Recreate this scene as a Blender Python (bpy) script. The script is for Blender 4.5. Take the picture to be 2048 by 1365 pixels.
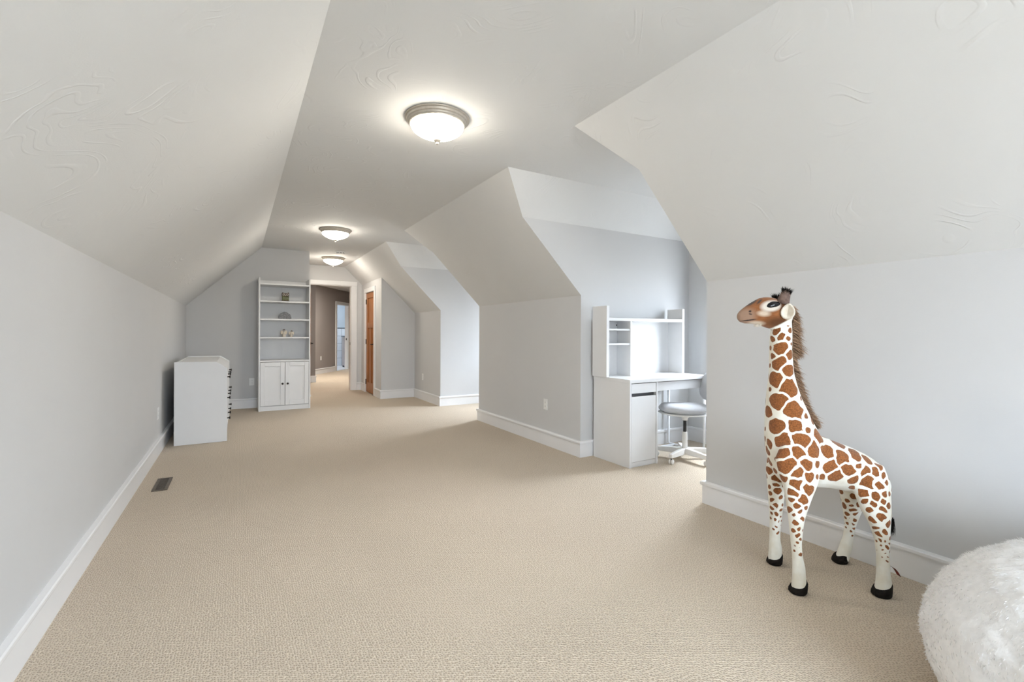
import bpy, bmesh, math, random
import numpy as np
from mathutils import Vector, Matrix, noise as mnoise
random.seed(7); np.random.seed(7)
for o in list(bpy.data.objects): bpy.data.objects.remove(o, do_unlink=True)
scene = bpy.context.scene
COL = scene.collection
PI = math.pi

# ------------------------------------------------------------------ room dimensions (metres)
CAM_H = 1.2; YAW = 0.5308; ROLL = 0.0044; FPX = 933.3132; CYPX = 667.3735
XL, ZKL, XCL, ZC = -0.6755, 1.5961, 0.3203, 2.5595
XCR, XR, ZKR = 1.8934, 2.8712, 1.5743
Y1N, Y1F, Y2N, Y2F = 2.1584, 3.5713, 5.786, 7.2109
ZE, DV = 2.2496, 0.2707
YF, YE, XH, XB, YB = 8.4712, 10.08, 1.0287, 2.2436, 8.5107
XD = 4.43
YBACK = -2.4
XSL = XCR + (ZC - ZE) / (ZC - ZKR) * (XR - XCR)
ZSB = ZC - (XB - XCR) / (XR - XCR) * (ZC - ZKR)

# ------------------------------------------------------------------ camera
cam_d = bpy.data.cameras.new('camera'); cam = bpy.data.objects.new('camera', cam_d); COL.objects.link(cam)
cam_d.sensor_width = 36.0; cam_d.sensor_fit = 'HORIZONTAL'
cam_d.lens = FPX * 36.0 / 2048.0
cam_d.shift_y = (CYPX - 682.5) / 2048.0
cam_d.clip_start = 0.05; cam_d.clip_end = 200
Rv = Vector((math.cos(YAW), -math.sin(YAW), 0)); Fv = Vector((math.sin(YAW), math.cos(YAW), 0)); Uv = Vector((0, 0, 1))
R2 = Rv * math.cos(ROLL) + Uv * math.sin(ROLL); U2 = Uv * math.cos(ROLL) - Rv * math.sin(ROLL)
M = Matrix((R2, U2, -Fv)).transposed().to_4x4(); M.translation = (0, 0, CAM_H)
cam.matrix_world = M
scene.camera = cam

# ------------------------------------------------------------------ sky, daylight openings, exposure
SKY = 48.0
world = bpy.data.worlds.new('overcast_sky'); scene.world = world; world.use_nodes = True
wb = world.node_tree.nodes['Background']; wb.inputs[1].default_value = SKY
wn, wl = world.node_tree.nodes, world.node_tree.links      # overcast sky: three times brighter overhead than at the horizon, dull ground below
wg = wn.new('ShaderNodeTexCoord'); wsx = wn.new('ShaderNodeSeparateXYZ'); wr = wn.new('ShaderNodeValToRGB')
wm = wn.new('ShaderNodeMapRange'); wm.inputs['From Min'].default_value = -1; wm.inputs['From Max'].default_value = 1
wl.new(wg.outputs['Generated'], wsx.inputs[0]); wl.new(wsx.outputs['Z'], wm.inputs['Value']); wl.new(wm.outputs[0], wr.inputs[0]); wl.new(wr.outputs[0], wb.inputs[0])
we = wr.color_ramp.elements
we[0].position = 0.49; we[0].color = (0.190, 0.200, 0.205, 1); we[1].position = 1.0; we[1].color = (0.86, 0.985, 1.13, 1)
wq = wr.color_ramp.elements.new(0.51); wq.color = (0.29, 0.33, 0.375, 1)
vs = scene.view_settings
scene.display_settings.display_device = 'sRGB'
vs.view_transform = 'Standard'; vs.look = 'None'; vs.gamma = 1.0; vs.exposure = 0.02
try: vs.use_curve_mapping = False
except Exception: pass
cy_ = scene.cycles
cy_.max_bounces = 7; cy_.diffuse_bounces = 6; cy_.glossy_bounces = 3; cy_.transmission_bounces = 3; cy_.transparent_max_bounces = 6
cy_.caustics_reflective = False; cy_.caustics_refractive = False
cy_.use_adaptive_sampling = True; cy_.adaptive_threshold = 0.12; cy_.use_denoising = True
# unseen window openings, added as daylight sources: dormer windows (wall x = XD) and the gable window behind the camera (wall y = YBACK)
DW = [(2.845 - 0.31, 2.845 + 0.31, 0.70, 2.00), (6.48 - 0.31, 6.48 + 0.31, 0.70, 2.00)]
BW = (-0.15, 2.05, 0.50, 2.25)
def portal(name, loc, rot, sx, sy):
    l = bpy.data.lights.new(name, 'AREA'); l.shape = 'RECTANGLE'; l.size = sx; l.size_y = sy
    l.cycles.is_portal = True
    o = bpy.data.objects.new(name, l); COL.objects.link(o); o.location = loc; o.rotation_euler = rot
for k, (ya, yb, za, zb) in enumerate(DW):
    portal('sky_portal', (XD + 0.09, (ya + yb) / 2, (za + zb) / 2), (0, PI / 2, 0), zb - za, yb - ya)
portal('sky_portal', ((BW[0] + BW[1]) / 2, YBACK - 0.09, (BW[2] + BW[3]) / 2), (PI / 2, 0, 0), BW[1] - BW[0], BW[3] - BW[2])
LAMP_POWER = 56.0     # emission of the lamp bowls
# veiled sun: broad bright patch of cloud on the dormer side
sun = bpy.data.lights.new('veiled_sun', 'SUN'); sun.energy = 15.0; sun.angle = math.radians(46); sun.color = (0.93, 0.98, 1.06)
so = bpy.data.objects.new('veiled_sun', sun); COL.objects.link(so); so.location = (12, 4.7, 8)
so.rotation_euler = Vector((math.cos(math.radians(40)), 0, math.sin(math.radians(40)))).to_track_quat('Z', 'Y').to_euler()
DOWN_POWER = 1600.0

# ------------------------------------------------------------------ node material helpers
def nodes_of(m):
    return m.node_tree.nodes, m.node_tree.links
def mat(name, col, rough=0.5, metal=0.0, spec=0.5, sheen=0.0, emit=None, emit_s=0.0):
    m = bpy.data.materials.new(name); m.use_nodes = True
    b = m.node_tree.nodes['Principled BSDF']
    b.inputs['Base Color'].default_value = (*col, 1); b.inputs['Roughness'].default_value = rough
    b.inputs['Metallic'].default_value = metal; b.inputs['Specular IOR Level'].default_value = spec
    if sheen: b.inputs['Sheen Weight'].default_value = sheen
    if emit: b.inputs['Emission Color'].default_value = (*emit, 1); b.inputs['Emission Strength'].default_value = emit_s
    return m
def add_noise(m, c1, c2, scale=20, detail=4, bump=0.0, dist=0.01, stretch=None, distort=0.0, ntype=None):
    n, l = nodes_of(m); b = n['Principled BSDF']
    tc = n.new('ShaderNodeTexCoord'); mp = n.new('ShaderNodeMapping')
    if stretch: mp.inputs['Scale'].default_value = stretch
    tx = n.new('ShaderNodeTexNoise'); tx.inputs['Scale'].default_value = scale; tx.inputs['Detail'].default_value = detail
    tx.inputs['Distortion'].default_value = distort
    if ntype: tx.noise_type = ntype
    l.new(tc.outputs['Object'], mp.inputs[0]); l.new(mp.outputs[0], tx.inputs['Vector'])
    rp = n.new('ShaderNodeValToRGB'); rp.color_ramp.elements[0].position = 0.3; rp.color_ramp.elements[1].position = 0.7
    rp.color_ramp.elements[0].color = (*c1, 1); rp.color_ramp.elements[1].color = (*c2, 1)
    l.new(tx.outputs['Fac'], rp.inputs[0]); l.new(rp.outputs[0], b.inputs['Base Color'])
    if bump:
        bp = n.new('ShaderNodeBump'); bp.inputs['Strength'].default_value = bump; bp.inputs['Distance'].default_value = dist
        l.new(tx.outputs['Fac'], bp.inputs['Height']); l.new(bp.outputs[0], b.inputs['Normal'])
    return m
def paint(name, col, rough=0.75, tex=0.0):
    c2 = tuple(c * 0.985 for c in col)
    m = add_noise(mat(name, col, rough, spec=0.25), col, c2, 3.0, 3, 0, 0)
    n, l = nodes_of(m); b = n['Principled BSDF']
    tc = n.new('ShaderNodeTexCoord')
    fine = n.new('ShaderNodeTexNoise'); fine.inputs['Scale'].default_value = 160; fine.inputs['Detail'].default_value = 2
    l.new(tc.outputs['Object'], fine.inputs['Vector'])
    b1 = n.new('ShaderNodeBump'); b1.inputs['Strength'].default_value = 0.06; b1.inputs['Distance'].default_value = 0.004
    l.new(fine.outputs['Fac'], b1.inputs['Height'])
    last = b1
    if tex:     # skip-trowel plaster: curved ridges in patches
        wv = n.new('ShaderNodeTexNoise'); wv.inputs['Scale'].default_value = 2.1; wv.inputs['Detail'].default_value = 1.5; wv.inputs['Distortion'].default_value = 0.9
        ml = n.new('ShaderNodeMath'); ml.operation = 'MULTIPLY'; ml.inputs[1].default_value = 95.0
        sn = n.new('ShaderNodeMath'); sn.operation = 'SINE'
        pw = n.new('ShaderNodeMapRange'); pw.inputs['From Min'].default_value = 0.55; pw.inputs['From Max'].default_value = 1.0; pw.interpolation_type = 'SMOOTHSTEP'
        mk = n.new('ShaderNodeTexNoise'); mk.inputs['Scale'].default_value = 4.2; mk.inputs['Detail'].default_value = 2
        r1 = n.new('ShaderNodeMapRange'); r1.inputs['From Min'].default_value = 0.50; r1.inputs['From Max'].default_value = 0.68
        mu = n.new('ShaderNodeMath'); mu.operation = 'MULTIPLY'
        l.new(tc.outputs['Object'], wv.inputs['Vector']); l.new(tc.outputs['Object'], mk.inputs['Vector'])
        l.new(wv.outputs['Fac'], ml.inputs[0]); l.new(ml.outputs[0], sn.inputs[0]); l.new(sn.outputs[0], pw.inputs['Value'])
        l.new(mk.outputs['Fac'], r1.inputs['Value'])
        l.new(pw.outputs[0], mu.inputs[0]); l.new(r1.outputs[0], mu.inputs[1])
        b2 = n.new('ShaderNodeBump'); b2.inputs['Strength'].default_value = tex; b2.inputs['Distance'].default_value = 0.0035
        l.new(mu.outputs[0], b2.inputs['Height']); l.new(b1.outputs[0], b2.inputs['Normal'])
        last = b2
    l.new(last.outputs[0], b.inputs['Normal'])
    return m
def make_carpet():
    m = mat('looped_carpet', (0.5, 0.4, 0.29), 0.95, spec=0.1, sheen=0.15)
    n, l = nodes_of(m); b = n['Principled BSDF']
    tc = n.new('ShaderNodeTexCoord')
    mp = n.new('ShaderNodeMapping'); mp.inputs['Rotation'].default_value = (0, 0, 0.0); mp.inputs['Scale'].default_value = (1.0, 0.86, 1.0)
    v = n.new('ShaderNodeTexVoronoi'); v.voronoi_dimensions = '2D'; v.inputs['Scale'].default_value = 104; v.inputs['Randomness'].default_value = 0.62
    l.new(tc.outputs['Object'], mp.inputs[0])
    # shift every other row by half a loop
    sx = n.new('ShaderNodeSeparateXYZ'); l.new(mp.outputs[0], sx.inputs[0])
    fl = n.new('ShaderNodeMath'); fl.operation = 'MULTIPLY'; fl.inputs[1].default_value = 0.5
    l.new(sx.outputs['X'], fl.inputs[0])
    ad = n.new('ShaderNodeMath'); ad.operation = 'ADD'; l.new(sx.outputs['Y'], ad.inputs[0]); l.new(fl.outputs[0], ad.inputs[1])
    cb = n.new('ShaderNodeCombineXYZ'); l.new(sx.outputs['X'], cb.inputs['X']); l.new(ad.outputs[0], cb.inputs['Y'])
    l.new(cb.outputs[0], v.inputs['Vector'])
    rp = n.new('ShaderNodeValToRGB'); e = rp.color_ramp.elements
    e[0].position = 0.05; e[0].color = (0.255, 0.205, 0.150, 1); e[1].position = 0.33; e[1].color = (0.575, 0.487, 0.380, 1)
    l.new(v.outputs['Distance'], rp.inputs[0])
    ns = n.new('ShaderNodeTexNoise'); ns.inputs['Scale'].default_value = 1.1; ns.inputs['Detail'].default_value = 5
    l.new(tc.outputs['Object'], ns.inputs['Vector'])
    mr = n.new('ShaderNodeMapRange'); mr.inputs['To Min'].default_value = 0.90; mr.inputs['To Max'].default_value = 1.10
    l.new(ns.outputs['Fac'], mr.inputs['Value'])
    n2 = n.new('ShaderNodeTexNoise'); n2.inputs['Scale'].default_value = 300; n2.inputs['Detail'].default_value = 2
    l.new(tc.outputs['Object'], n2.inputs['Vector'])
    mr2 = n.new('ShaderNodeMapRange'); mr2.inputs['To Min'].default_value = 0.82; mr2.inputs['To Max'].default_value = 1.18
    l.new(n2.outputs['Fac'], mr2.inputs['Value'])
    mm = n.new('ShaderNodeMath'); mm.operation = 'MULTIPLY'; l.new(mr.outputs[0], mm.inputs[0]); l.new(mr2.outputs[0], mm.inputs[1])
    mx = n.new('ShaderNodeVectorMath'); mx.operation = 'SCALE'
    l.new(rp.outputs[0], mx.inputs[0]); l.new(mm.outputs[0], mx.inputs['Scale']); l.new(mx.outputs[0], b.inputs['Base Color'])
    bp = n.new('ShaderNodeBump'); bp.inputs['Strength'].default_value = 0.8; bp.inputs['Distance'].default_value = 0.006
    l.new(v.outputs['Distance'], bp.inputs['Height']); l.new(bp.outputs[0], b.inputs['Normal'])
    return m
def make_glass():
    m = bpy.data.materials.new('window_glass'); m.use_nodes = True
    n, l = nodes_of(m); n.remove(n['Principled BSDF'])
    t = n.new('ShaderNodeBsdfTransparent'); g = n.new('ShaderNodeBsdfGlossy'); g.inputs['Roughness'].default_value = 0.02
    mx = n.new('ShaderNodeMixShader'); mx.inputs[0].default_value = 0.05
    l.new(t.outputs[0], mx.inputs[1]); l.new(g.outputs[0], mx.inputs[2]); l.new(mx.outputs[0], n['Material Output'].inputs[0])
    return m
def make_wood():
    m = mat('fir_wood', (0.35, 0.14, 0.045), 0.42)
    return add_noise(m, (0.27, 0.098, 0.028), (0.44, 0.185, 0.06), 9, 6, 0.05, 0.002, stretch=(6, 6, 0.35), distort=0.6)

M_WALL = paint('pale_grey_wall_paint', (0.597, 0.598, 0.599))
M_CEIL = paint('white_plaster', (0.680, 0.684, 0.680), 0.8, tex=0.42)
M_TAUPE = paint('taupe_wall_paint', (0.300, 0.270, 0.256))
M_BATHWALL = paint('pale_blue_wall_paint', (0.56, 0.62, 0.68))
M_TRIM = add_noise(mat('white_trim_paint', (0.78, 0.785, 0.795), 0.35), (0.775, 0.78, 0.79), (0.80, 0.80, 0.805), 4, 2)
M_WHITE = add_noise(mat('white_laminate', (0.73, 0.73, 0.73), 0.4), (0.72, 0.72, 0.72), (0.74, 0.74, 0.74), 5, 2)
M_CARPET = make_carpet()
M_GLASS = make_glass()
M_WOOD = make_wood()
M_BRONZE = add_noise(mat('dark_bronze', (0.03, 0.026, 0.024), 0.4, 0.7), (0.025, 0.022, 0.02), (0.045, 0.04, 0.036), 60, 2)
M_NICKEL = add_noise(mat('brushed_nickel', (0.5, 0.46, 0.4), 0.45, 0.5), (0.48, 0.44, 0.38), (0.54, 0.5, 0.44), 40, 2)
M_PLASTIC = add_noise(mat('white_plastic', (0.80, 0.80, 0.79), 0.4), (0.79, 0.79, 0.78), (0.82, 0.82, 0.81), 8, 1)
M_DARK = add_noise(mat('dark_slot', (0.02, 0.02, 0.02), 0.6), (0.018, 0.018, 0.018), (0.03, 0.03, 0.03), 30, 1)
M_VENT = add_noise(mat('brown_metal', (0.13, 0.105, 0.08), 0.45, 0.5), (0.12, 0.098, 0.075), (0.15, 0.12, 0.092), 30, 2)

# ------------------------------------------------------------------ mesh helpers
def link(name, me, m, parent=None, smooth=False):
    if m is not None: me.materials.append(m)
    o = bpy.data.objects.new(name, me); COL.objects.link(o)
    if parent is not None: o.parent = parent
    if smooth:
        me.polygons.foreach_set('use_smooth', np.ones(len(me.polygons), bool))
    return o
def from_bm(name, bm, m, parent=None, smooth=False):
    bm.normal_update()
    me = bpy.data.meshes.new(name); bm.to_mesh(me); bm.free()
    return link(name, me, m, parent, smooth)
def tag(o, label=None, cat=None, group=None, kind=None):
    if label: o['label'] = label
    if cat: o['category'] = cat
    if group: o['group'] = group
    if kind: o['kind'] = kind
    return o
def empty(name, loc=(0, 0, 0), rz=0.0):
    e = bpy.data.objects.new(name, None); COL.objects.link(e); e.location = loc; e.rotation_euler = (0, 0, rz)
    e.empty_display_size = 0.1
    return e
def copy_tree(o, parent=None):
    c = o.copy(); COL.objects.link(c)
    if parent is not None: c.parent = parent
    for ch in list(o.children): copy_tree(ch, c)
    return c
def bbox(bm, x0, x1, y0, y1, z0, z1, bev=0.0):
    b2 = bmesh.new()
    bmesh.ops.create_cube(b2, size=1)
    for v in b2.verts:
        v.co = Vector(((x0 + x1) / 2 + v.co.x * (x1 - x0), (y0 + y1) / 2 + v.co.y * (y1 - y0), (z0 + z1) / 2 + v.co.z * (z1 - z0)))
    if bev: bmesh.ops.bevel(b2, geom=list(b2.edges), offset=bev, segments=2, affect='EDGES', profile=0.5)
    merge(bm, b2)
def merge(bm, b2):
    me = bpy.data.meshes.new('tmp'); b2.to_mesh(me); b2.free(); bm.from_mesh(me); bpy.data.meshes.remove(me)
def box(name, x0, x1, y0, y1, z0, z1, m, parent=None, bev=0.002):
    bm = bmesh.new(); bbox(bm, x0, x1, y0, y1, z0, z1, bev)
    return from_bm(name, bm, m, parent)
def prism(name, pts, z0, z1, axis, m, parent=None, bev=0.002):
    """extrude a 2D outline along an axis ('x','y','z')"""
    bm = bmesh.new()
    def P(a, b, c):
        return {'x': (c, a, b), 'y': (a, c, b), 'z': (a, b, c)}[axis]
    lo = [bm.verts.new(P(a, b, z0)) for a, b in pts]; hi = [bm.verts.new(P(a, b, z1)) for a, b in pts]
    bm.faces.new(lo); bm.faces.new(hi[::-1]); n = len(pts)
    for i in range(n): bm.faces.new((lo[i], hi[i], hi[(i + 1) % n], lo[(i + 1) % n]))
    bmesh.ops.recalc_face_normals(bm, faces=bm.faces)
    if bev: bmesh.ops.bevel(bm, geom=list(bm.edges), offset=bev, segments=2, affect='EDGES', profile=0.5)
    return from_bm(name, bm, m, parent)
def lathe(bm, prof, seg=40, mtx=None, cap=True):
    """revolve (r, z) profile about z"""
    rings = []
    for r, z in prof:
        if r < 1e-6: rings.append([bm.verts.new((0, 0, z))])
        else: rings.append([bm.verts.new((r * math.cos(2 * PI * k / seg), r * math.sin(2 * PI * k / seg), z)) for k in range(seg)])
    allv = [v for r in rings for v in r]
    for a, b in zip(rings, rings[1:]):
        for k in range(seg):
            k2 = (k + 1) % seg
            if len(a) == 1 and len(b) == 1: continue
            if len(a) == 1: bm.faces.new((a[0], b[k2], b[k]))
            elif len(b) == 1: bm.faces.new((a[k], a[k2], b[0]))
            else: bm.faces.new((a[k], a[k2], b[k2], b[k]))
    if cap:
        for r in (rings[0], rings[-1]):
            if len(r) > 1: bm.faces.new(r)
    if mtx is not None: bmesh.ops.transform(bm, matrix=mtx, verts=allv)
    bmesh.ops.recalc_face_normals(bm, faces=bm.faces)
def lathe_obj(name, prof, m, parent=None, seg=40, mtx=None, smooth=True):
    bm = bmesh.new(); lathe(bm, prof, seg, mtx)
    return from_bm(name, bm, m, parent, smooth)
def tube(bm, pts, rads, seg=12, flat=None):
    """round tube along a polyline"""
    pts = [Vector(p) for p in pts]; n = len(pts)
    if not hasattr(rads, '__len__'): rads = [rads] * n
    rings = []; up = None
    for i, p in enumerate(pts):
        t = (pts[min(i + 1, n - 1)] - pts[max(i - 1, 0)]).normalized()
        if up is None: up = Vector((0, 0, 1)) if abs(t.z) < 0.9 else Vector((1, 0, 0))
        s = t.cross(up).normalized(); w = s.cross(t).normalized(); up = w
        f = 1.0 if flat is None else flat
        rings.append([bm.verts.new(p + (s * math.cos(2 * PI * k / seg) + w * math.sin(2 * PI * k / seg) * f) * rads[i]) for k in range(seg)])
    for a, b in zip(rings, rings[1:]):
        for k in range(seg): bm.faces.new((a[k], a[(k + 1) % seg], b[(k + 1) % seg], b[k]))
    bm.faces.new(rings[0]); bm.faces.new(rings[-1])
    bmesh.ops.recalc_face_normals(bm, faces=bm.faces)
def tube_obj(name, pts, rads, m, parent=None, seg=12, flat=None):
    bm = bmesh.new(); tube(bm, pts, rads, seg, flat)
    return from_bm(name, bm, m, parent, True)

NSTRUCT = [0]
def panel(name, outer, out_dir, m, holes=(), thick=0.1, label=None, cat='wall', parent=None):
    """planar wall or ceiling piece with optional holes, thickened away from the room with mitred edges"""
    bm = bmesh.new(); od = Vector(out_dir).normalized(); loops = [list(map(Vector, outer))] + [list(map(Vector, h)) for h in holes]
    def fill(lps, flip):
        vs_ = []
        for lp in lps:
            q = [bm.verts.new(p) for p in lp]; vs_.append(q)
        if len(lps) == 1: fs = [bm.faces.new(vs_[0])]
        else:
            ed = []
            for q in vs_: ed += [bm.edges.new((q[i], q[(i + 1) % len(q)])) for i in range(len(q))]
            fs = [g for g in bmesh.ops.triangle_fill(bm, use_beauty=True, use_dissolve=False, edges=ed)['geom'] if isinstance(g, bmesh.types.BMFace)]
        return vs_
    back = []
    for li, lp in enumerate(loops):
        n = len(lp); nr = Vector((0, 0, 0))
        for i in range(n): nr += lp[i].cross(lp[(i + 1) % n])
        nr.normalize(); out = []
        for i in range(n):
            e0 = (lp[i] - lp[i - 1]).normalized(); e1 = (lp[(i + 1) % n] - lp[i]).normalized()
            i0 = nr.cross(e0); i1 = nr.cross(e1); b = (i0 + i1).normalized(); k = thick / max(0.35, b.dot(i0))
            out.append(lp[i] + od * thick + b * (k if li == 0 else 0.0))
        back.append(out)
    fa = fill(loops, False); fb = fill(back, True)
    for qa, qb in zip(fa, fb):
        n = len(qa)
        for i in range(n): bm.faces.new((qa[i], qa[(i + 1) % n], qb[(i + 1) % n], qb[i]))
    bmesh.ops.recalc_face_normals(bm, faces=bm.faces)
    o = from_bm(name, bm, m, parent)
    if parent is None: tag(o, label, cat, None, 'structure')
    return o
def sweep(name, poly, prof, m, label=None, parent=None):
    """sweep a closed (offset, z) profile along a floor polyline; positive offset lies left of travel"""
    bm = bmesh.new(); P = [Vector((p[0], p[1])) for p in poly]; n = len(P); rings = []
    for i, p in enumerate(P):
        d0 = (P[i] - P[i - 1]).normalized() if i > 0 else None
        d1 = (P[i + 1] - P[i]).normalized() if i < n - 1 else None
        if d0 is None: d0 = d1
        if d1 is None: d1 = d0
        n0 = Vector((-d0.y, d0.x)); n1 = Vector((-d1.y, d1.x)); b = (n0 + n1).normalized(); k = 1 / max(0.2, b.dot(n0))
        rings.append([bm.verts.new((p.x + b.x * k * o, p.y + b.y * k * o, z)) for o, z in prof])
    q = len(prof)
    for a, b in zip(rings, rings[1:]):
        for k in range(q): bm.faces.new((a[k], a[(k + 1) % q], b[(k + 1) % q], b[k]))
    bm.faces.new(rings[0]); bm.faces.new(rings[-1])
    bmesh.ops.recalc_face_normals(bm, faces=bm.faces)
    o = from_bm(name, bm, m, parent)
    if parent is None: tag(o, label, 'baseboard', None, 'structure')
    return o
BASE = [(0.0, 0.0), (0.018, 0.0), (0.018, 0.128), (0.027, 0.131), (0.029, 0.138), (0.029, 0.150), (0.024, 0.156), (0.0, 0.158)]

# ------------------------------------------------------------------ floor
def floor_panel(name, pts, z, m, label):
    bm = bmesh.new(); a = [bm.verts.new((x, y, z)) for x, y in pts]; b = [bm.verts.new((x, y, z - 0.08)) for x, y in pts]
    bm.faces.new(a); bm.faces.new(b[::-1]); n = len(pts)
    for i in range(n): bm.faces.new((a[i], b[i], b[(i + 1) % n], a[(i + 1) % n]))
    bmesh.ops.recalc_face_normals(bm, faces=bm.faces)
    return tag(from_bm(name, bm, m), label, 'floor', None, 'structure')
floor_panel('floor', [(XL - 0.1, YBACK - 0.1), (4.7, YBACK - 0.1), (4.7, 18.4), (XL - 0.1, 18.4)], 0.0, M_CARPET, 'beige looped wall to wall carpet of the attic room')

# ------------------------------------------------------------------ walls and ceilings
slope_l = Vector((-(ZC - ZKL), 0, (XCL - XL))).normalized()
slope_r = Vector(((ZC - ZKR), 0, (XR - XCR))).normalized()
panel('wall_left', [(XL, YBACK, 0), (XL, YF, 0), (XL, YF, ZKL), (XL, YBACK, ZKL)], (-1, 0, 0), M_WALL, label='long low knee wall behind the white dresser')
panel('ceiling_left', [(XL, YBACK, ZKL), (XL, YF, ZKL), (XCL, YF, ZC), (XCL, YBACK, ZC)], slope_l, M_CEIL, label='sloped white plaster ceiling above the dresser wall', cat='ceiling')
# flat ceiling, one sheet with the recess before the hall and the two dormer tops
bm = bmesh.new()
def quad(bm, pts):
    bm.faces.new([bm.verts.new(p) for p in pts])
for (xa, xb, ya, yb) in [(XCL, XCR, YBACK, YF), (XH, XCR, YF, YE), (XCR, XD, Y1N + DV, Y1F - DV), (XCR, XD, Y2N + DV, Y2F - DV)]:
    quad(bm, [(xa, ya, ZC), (xa, yb, ZC), (xb, yb, ZC), (xb, ya, ZC)])
r = bmesh.ops.extrude_face_region(bm, geom=bm.faces[:])
bmesh.ops.translate(bm, verts=[g for g in r['geom'] if isinstance(g, bmesh.types.BMVert)], vec=(0, 0, 0.1))
for vv in bm.verts:
    if vv.co.z > ZC + 0.05 and vv.co.x > XCR - 0.01: vv.co.y += 0.05 if min(abs(vv.co.y - Y1N - DV), abs(vv.co.y - Y2N - DV)) < 1e-3 else (-0.05 if min(abs(vv.co.y - Y1F + DV), abs(vv.co.y - Y2F + DV)) < 1e-3 else 0)
bmesh.ops.recalc_face_normals(bm, faces=bm.faces)
tag(from_bm('ceiling', bm, M_CEIL), 'flat white plaster ceiling carrying the three round lamps', 'ceiling', None, 'structure')
panel('ceiling_right_near', [(XCR, YBACK, ZC), (XCR, Y1N + DV, ZC), (XSL, Y1N, ZE), (XR, Y1N, ZKR), (XR, YBACK, ZKR)], slope_r, M_CEIL, thick=0.06, label='sloped white ceiling above the toy giraffe', cat='ceiling')
panel('ceiling_right_middle', [(XCR, Y1F - DV, ZC), (XCR, Y2N + DV, ZC), (XSL, Y2N, ZE), (XR, Y2N, ZKR), (XR, Y1F, ZKR), (XSL, Y1F, ZE)], slope_r, M_CEIL, thick=0.06, label='sloped white ceiling between the two dormers', cat='ceiling')
panel('ceiling_right_far', [(XCR, Y2F - DV, ZC), (XCR, YE, ZC), (XB, YE, ZSB), (XB, YB, ZSB), (XR, YB, ZKR), (XR, Y2F, ZKR), (XSL, Y2F, ZE)], slope_r, M_CEIL, thick=0.06, label='sloped white ceiling above the wooden closet door', cat='ceiling')
panel('wall_right_near', [(XR, YBACK, 0), (XR, Y1N, 0), (XR, Y1N, ZKR), (XR, YBACK, ZKR)], (1, 0, 0), M_WALL, label='low knee wall behind the toy giraffe')
panel('wall_right_middle', [(XR, Y1F, 0), (XR, Y2N, 0), (XR, Y2N, ZKR), (XR, Y1F, ZKR)], (1, 0, 0), M_WALL, label='low knee wall between the two dormers')
panel('wall_right_far', [(XR, Y2F, 0), (XR, YB, 0), (XR, YB, ZKR), (XR, Y2F, ZKR)], (1, 0, 0), M_WALL, label='short knee wall between the far dormer and the closet')
for nm, ya, sgn, lab in [('near', Y1N, -1, 'dormer side wall facing the white desk'), ('desk', Y1F, 1, 'dormer side wall behind the white desk'),
                         ('dormer_far_near', Y2N, -1, 'near side wall of the far dormer'), ('dormer_far', Y2F, 1, 'bright side wall of the far dormer')]:
    panel('wall_' + nm, [(XR, ya, 0), (XD, ya, 0), (XD, ya, ZE), (XSL, ya, ZE), (XR, ya, ZKR)], (0, sgn, 0), M_WALL, thick=0.08, label=lab)
    yi = ya - sgn * DV
    od = Vector((0, sgn * (ZC - ZE), DV))
    panel('ceiling_' + nm, [(XSL, ya, ZE), (XD, ya, ZE), (XD, yi, ZC), (XCR, yi, ZC)], od, M_CEIL, thick=0.06, label='bright sloped ceiling facet above the ' + lab, cat='ceiling')
WIN = [0]
def window(axis, pos, a0, a1, z0, z1, sgn, label, cols=2, rows=2):
    """glazed window filling a wall hole; sgn = outward direction along the axis"""
    WIN[0] += 1
    o = empty('window_%d' % WIN[0], (pos, (a0 + a1) / 2, z0) if axis == 'x' else ((a0 + a1) / 2, pos, z0))
    tag(o, label, 'window', None, 'structure')
    L = o.location.copy()
    def part(nm, u0, u1, w0, w1, d0, d1, m, bev=0.003):
        d0, d1 = sorted((pos + sgn * d0, pos + sgn * d1))
        if axis == 'x': b = box(nm, d0 - L.x, d1 - L.x, u0 - L.y, u1 - L.y, w0 - L.z, w1 - L.z, m, o, bev)
        else: b = box(nm, u0 - L.x, u1 - L.x, d0 - L.y, d1 - L.y, w0 - L.z, w1 - L.z, m, o, bev)
        return b
    f = 0.05
    part('jamb', a0, a0 + f, z0, z1, 0, 0.08, M_TRIM); part('jamb', a1 - f, a1, z0, z1, 0, 0.08, M_TRIM)
    part('head', a0 + f, a1 - f, z1 - f, z1, 0, 0.08, M_TRIM); part('sill', a0 + f, a1 - f, z0, z0 + f, 0, 0.08, M_TRIM)
    c = 0.09
    part('casing', a0 - c, a0, z0 - c, z1 + c, -0.02, 0, M_TRIM); part('casing', a1, a1 + c, z0 - c, z1 + c, -0.02, 0, M_TRIM)
    part('casing', a0, a1, z1, z1 + c, -0.02, 0, M_TRIM); part('stool', a0, a1, z0 - 0.03, z0, -0.05, 0, M_TRIM)
    w = (a1 - a0 - 2 * f) / cols; h = (z1 - z0 - 2 * f) / rows
    for i in range(1, cols): part('muntin', a0 + f + w * i - 0.012, a0 + f + w * i + 0.012, z0 + f, z1 - f, 0.03, 0.06, M_TRIM)
    for j in range(1, rows): part('muntin', a0 + f, a1 - f, z0 + f + h * j - 0.012, z0 + f + h * j + 0.012, 0.03, 0.06, M_TRIM)
    for i in range(cols):
        for j in range(rows):
            part('pane', a0 + f + w * i + 0.001, a0 + f + w * (i + 1) - 0.001, z0 + f + h * j + 0.001, z0 + f + h * (j + 1) - 0.001, 0.043, 0.047, M_GLASS, 0)
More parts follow.
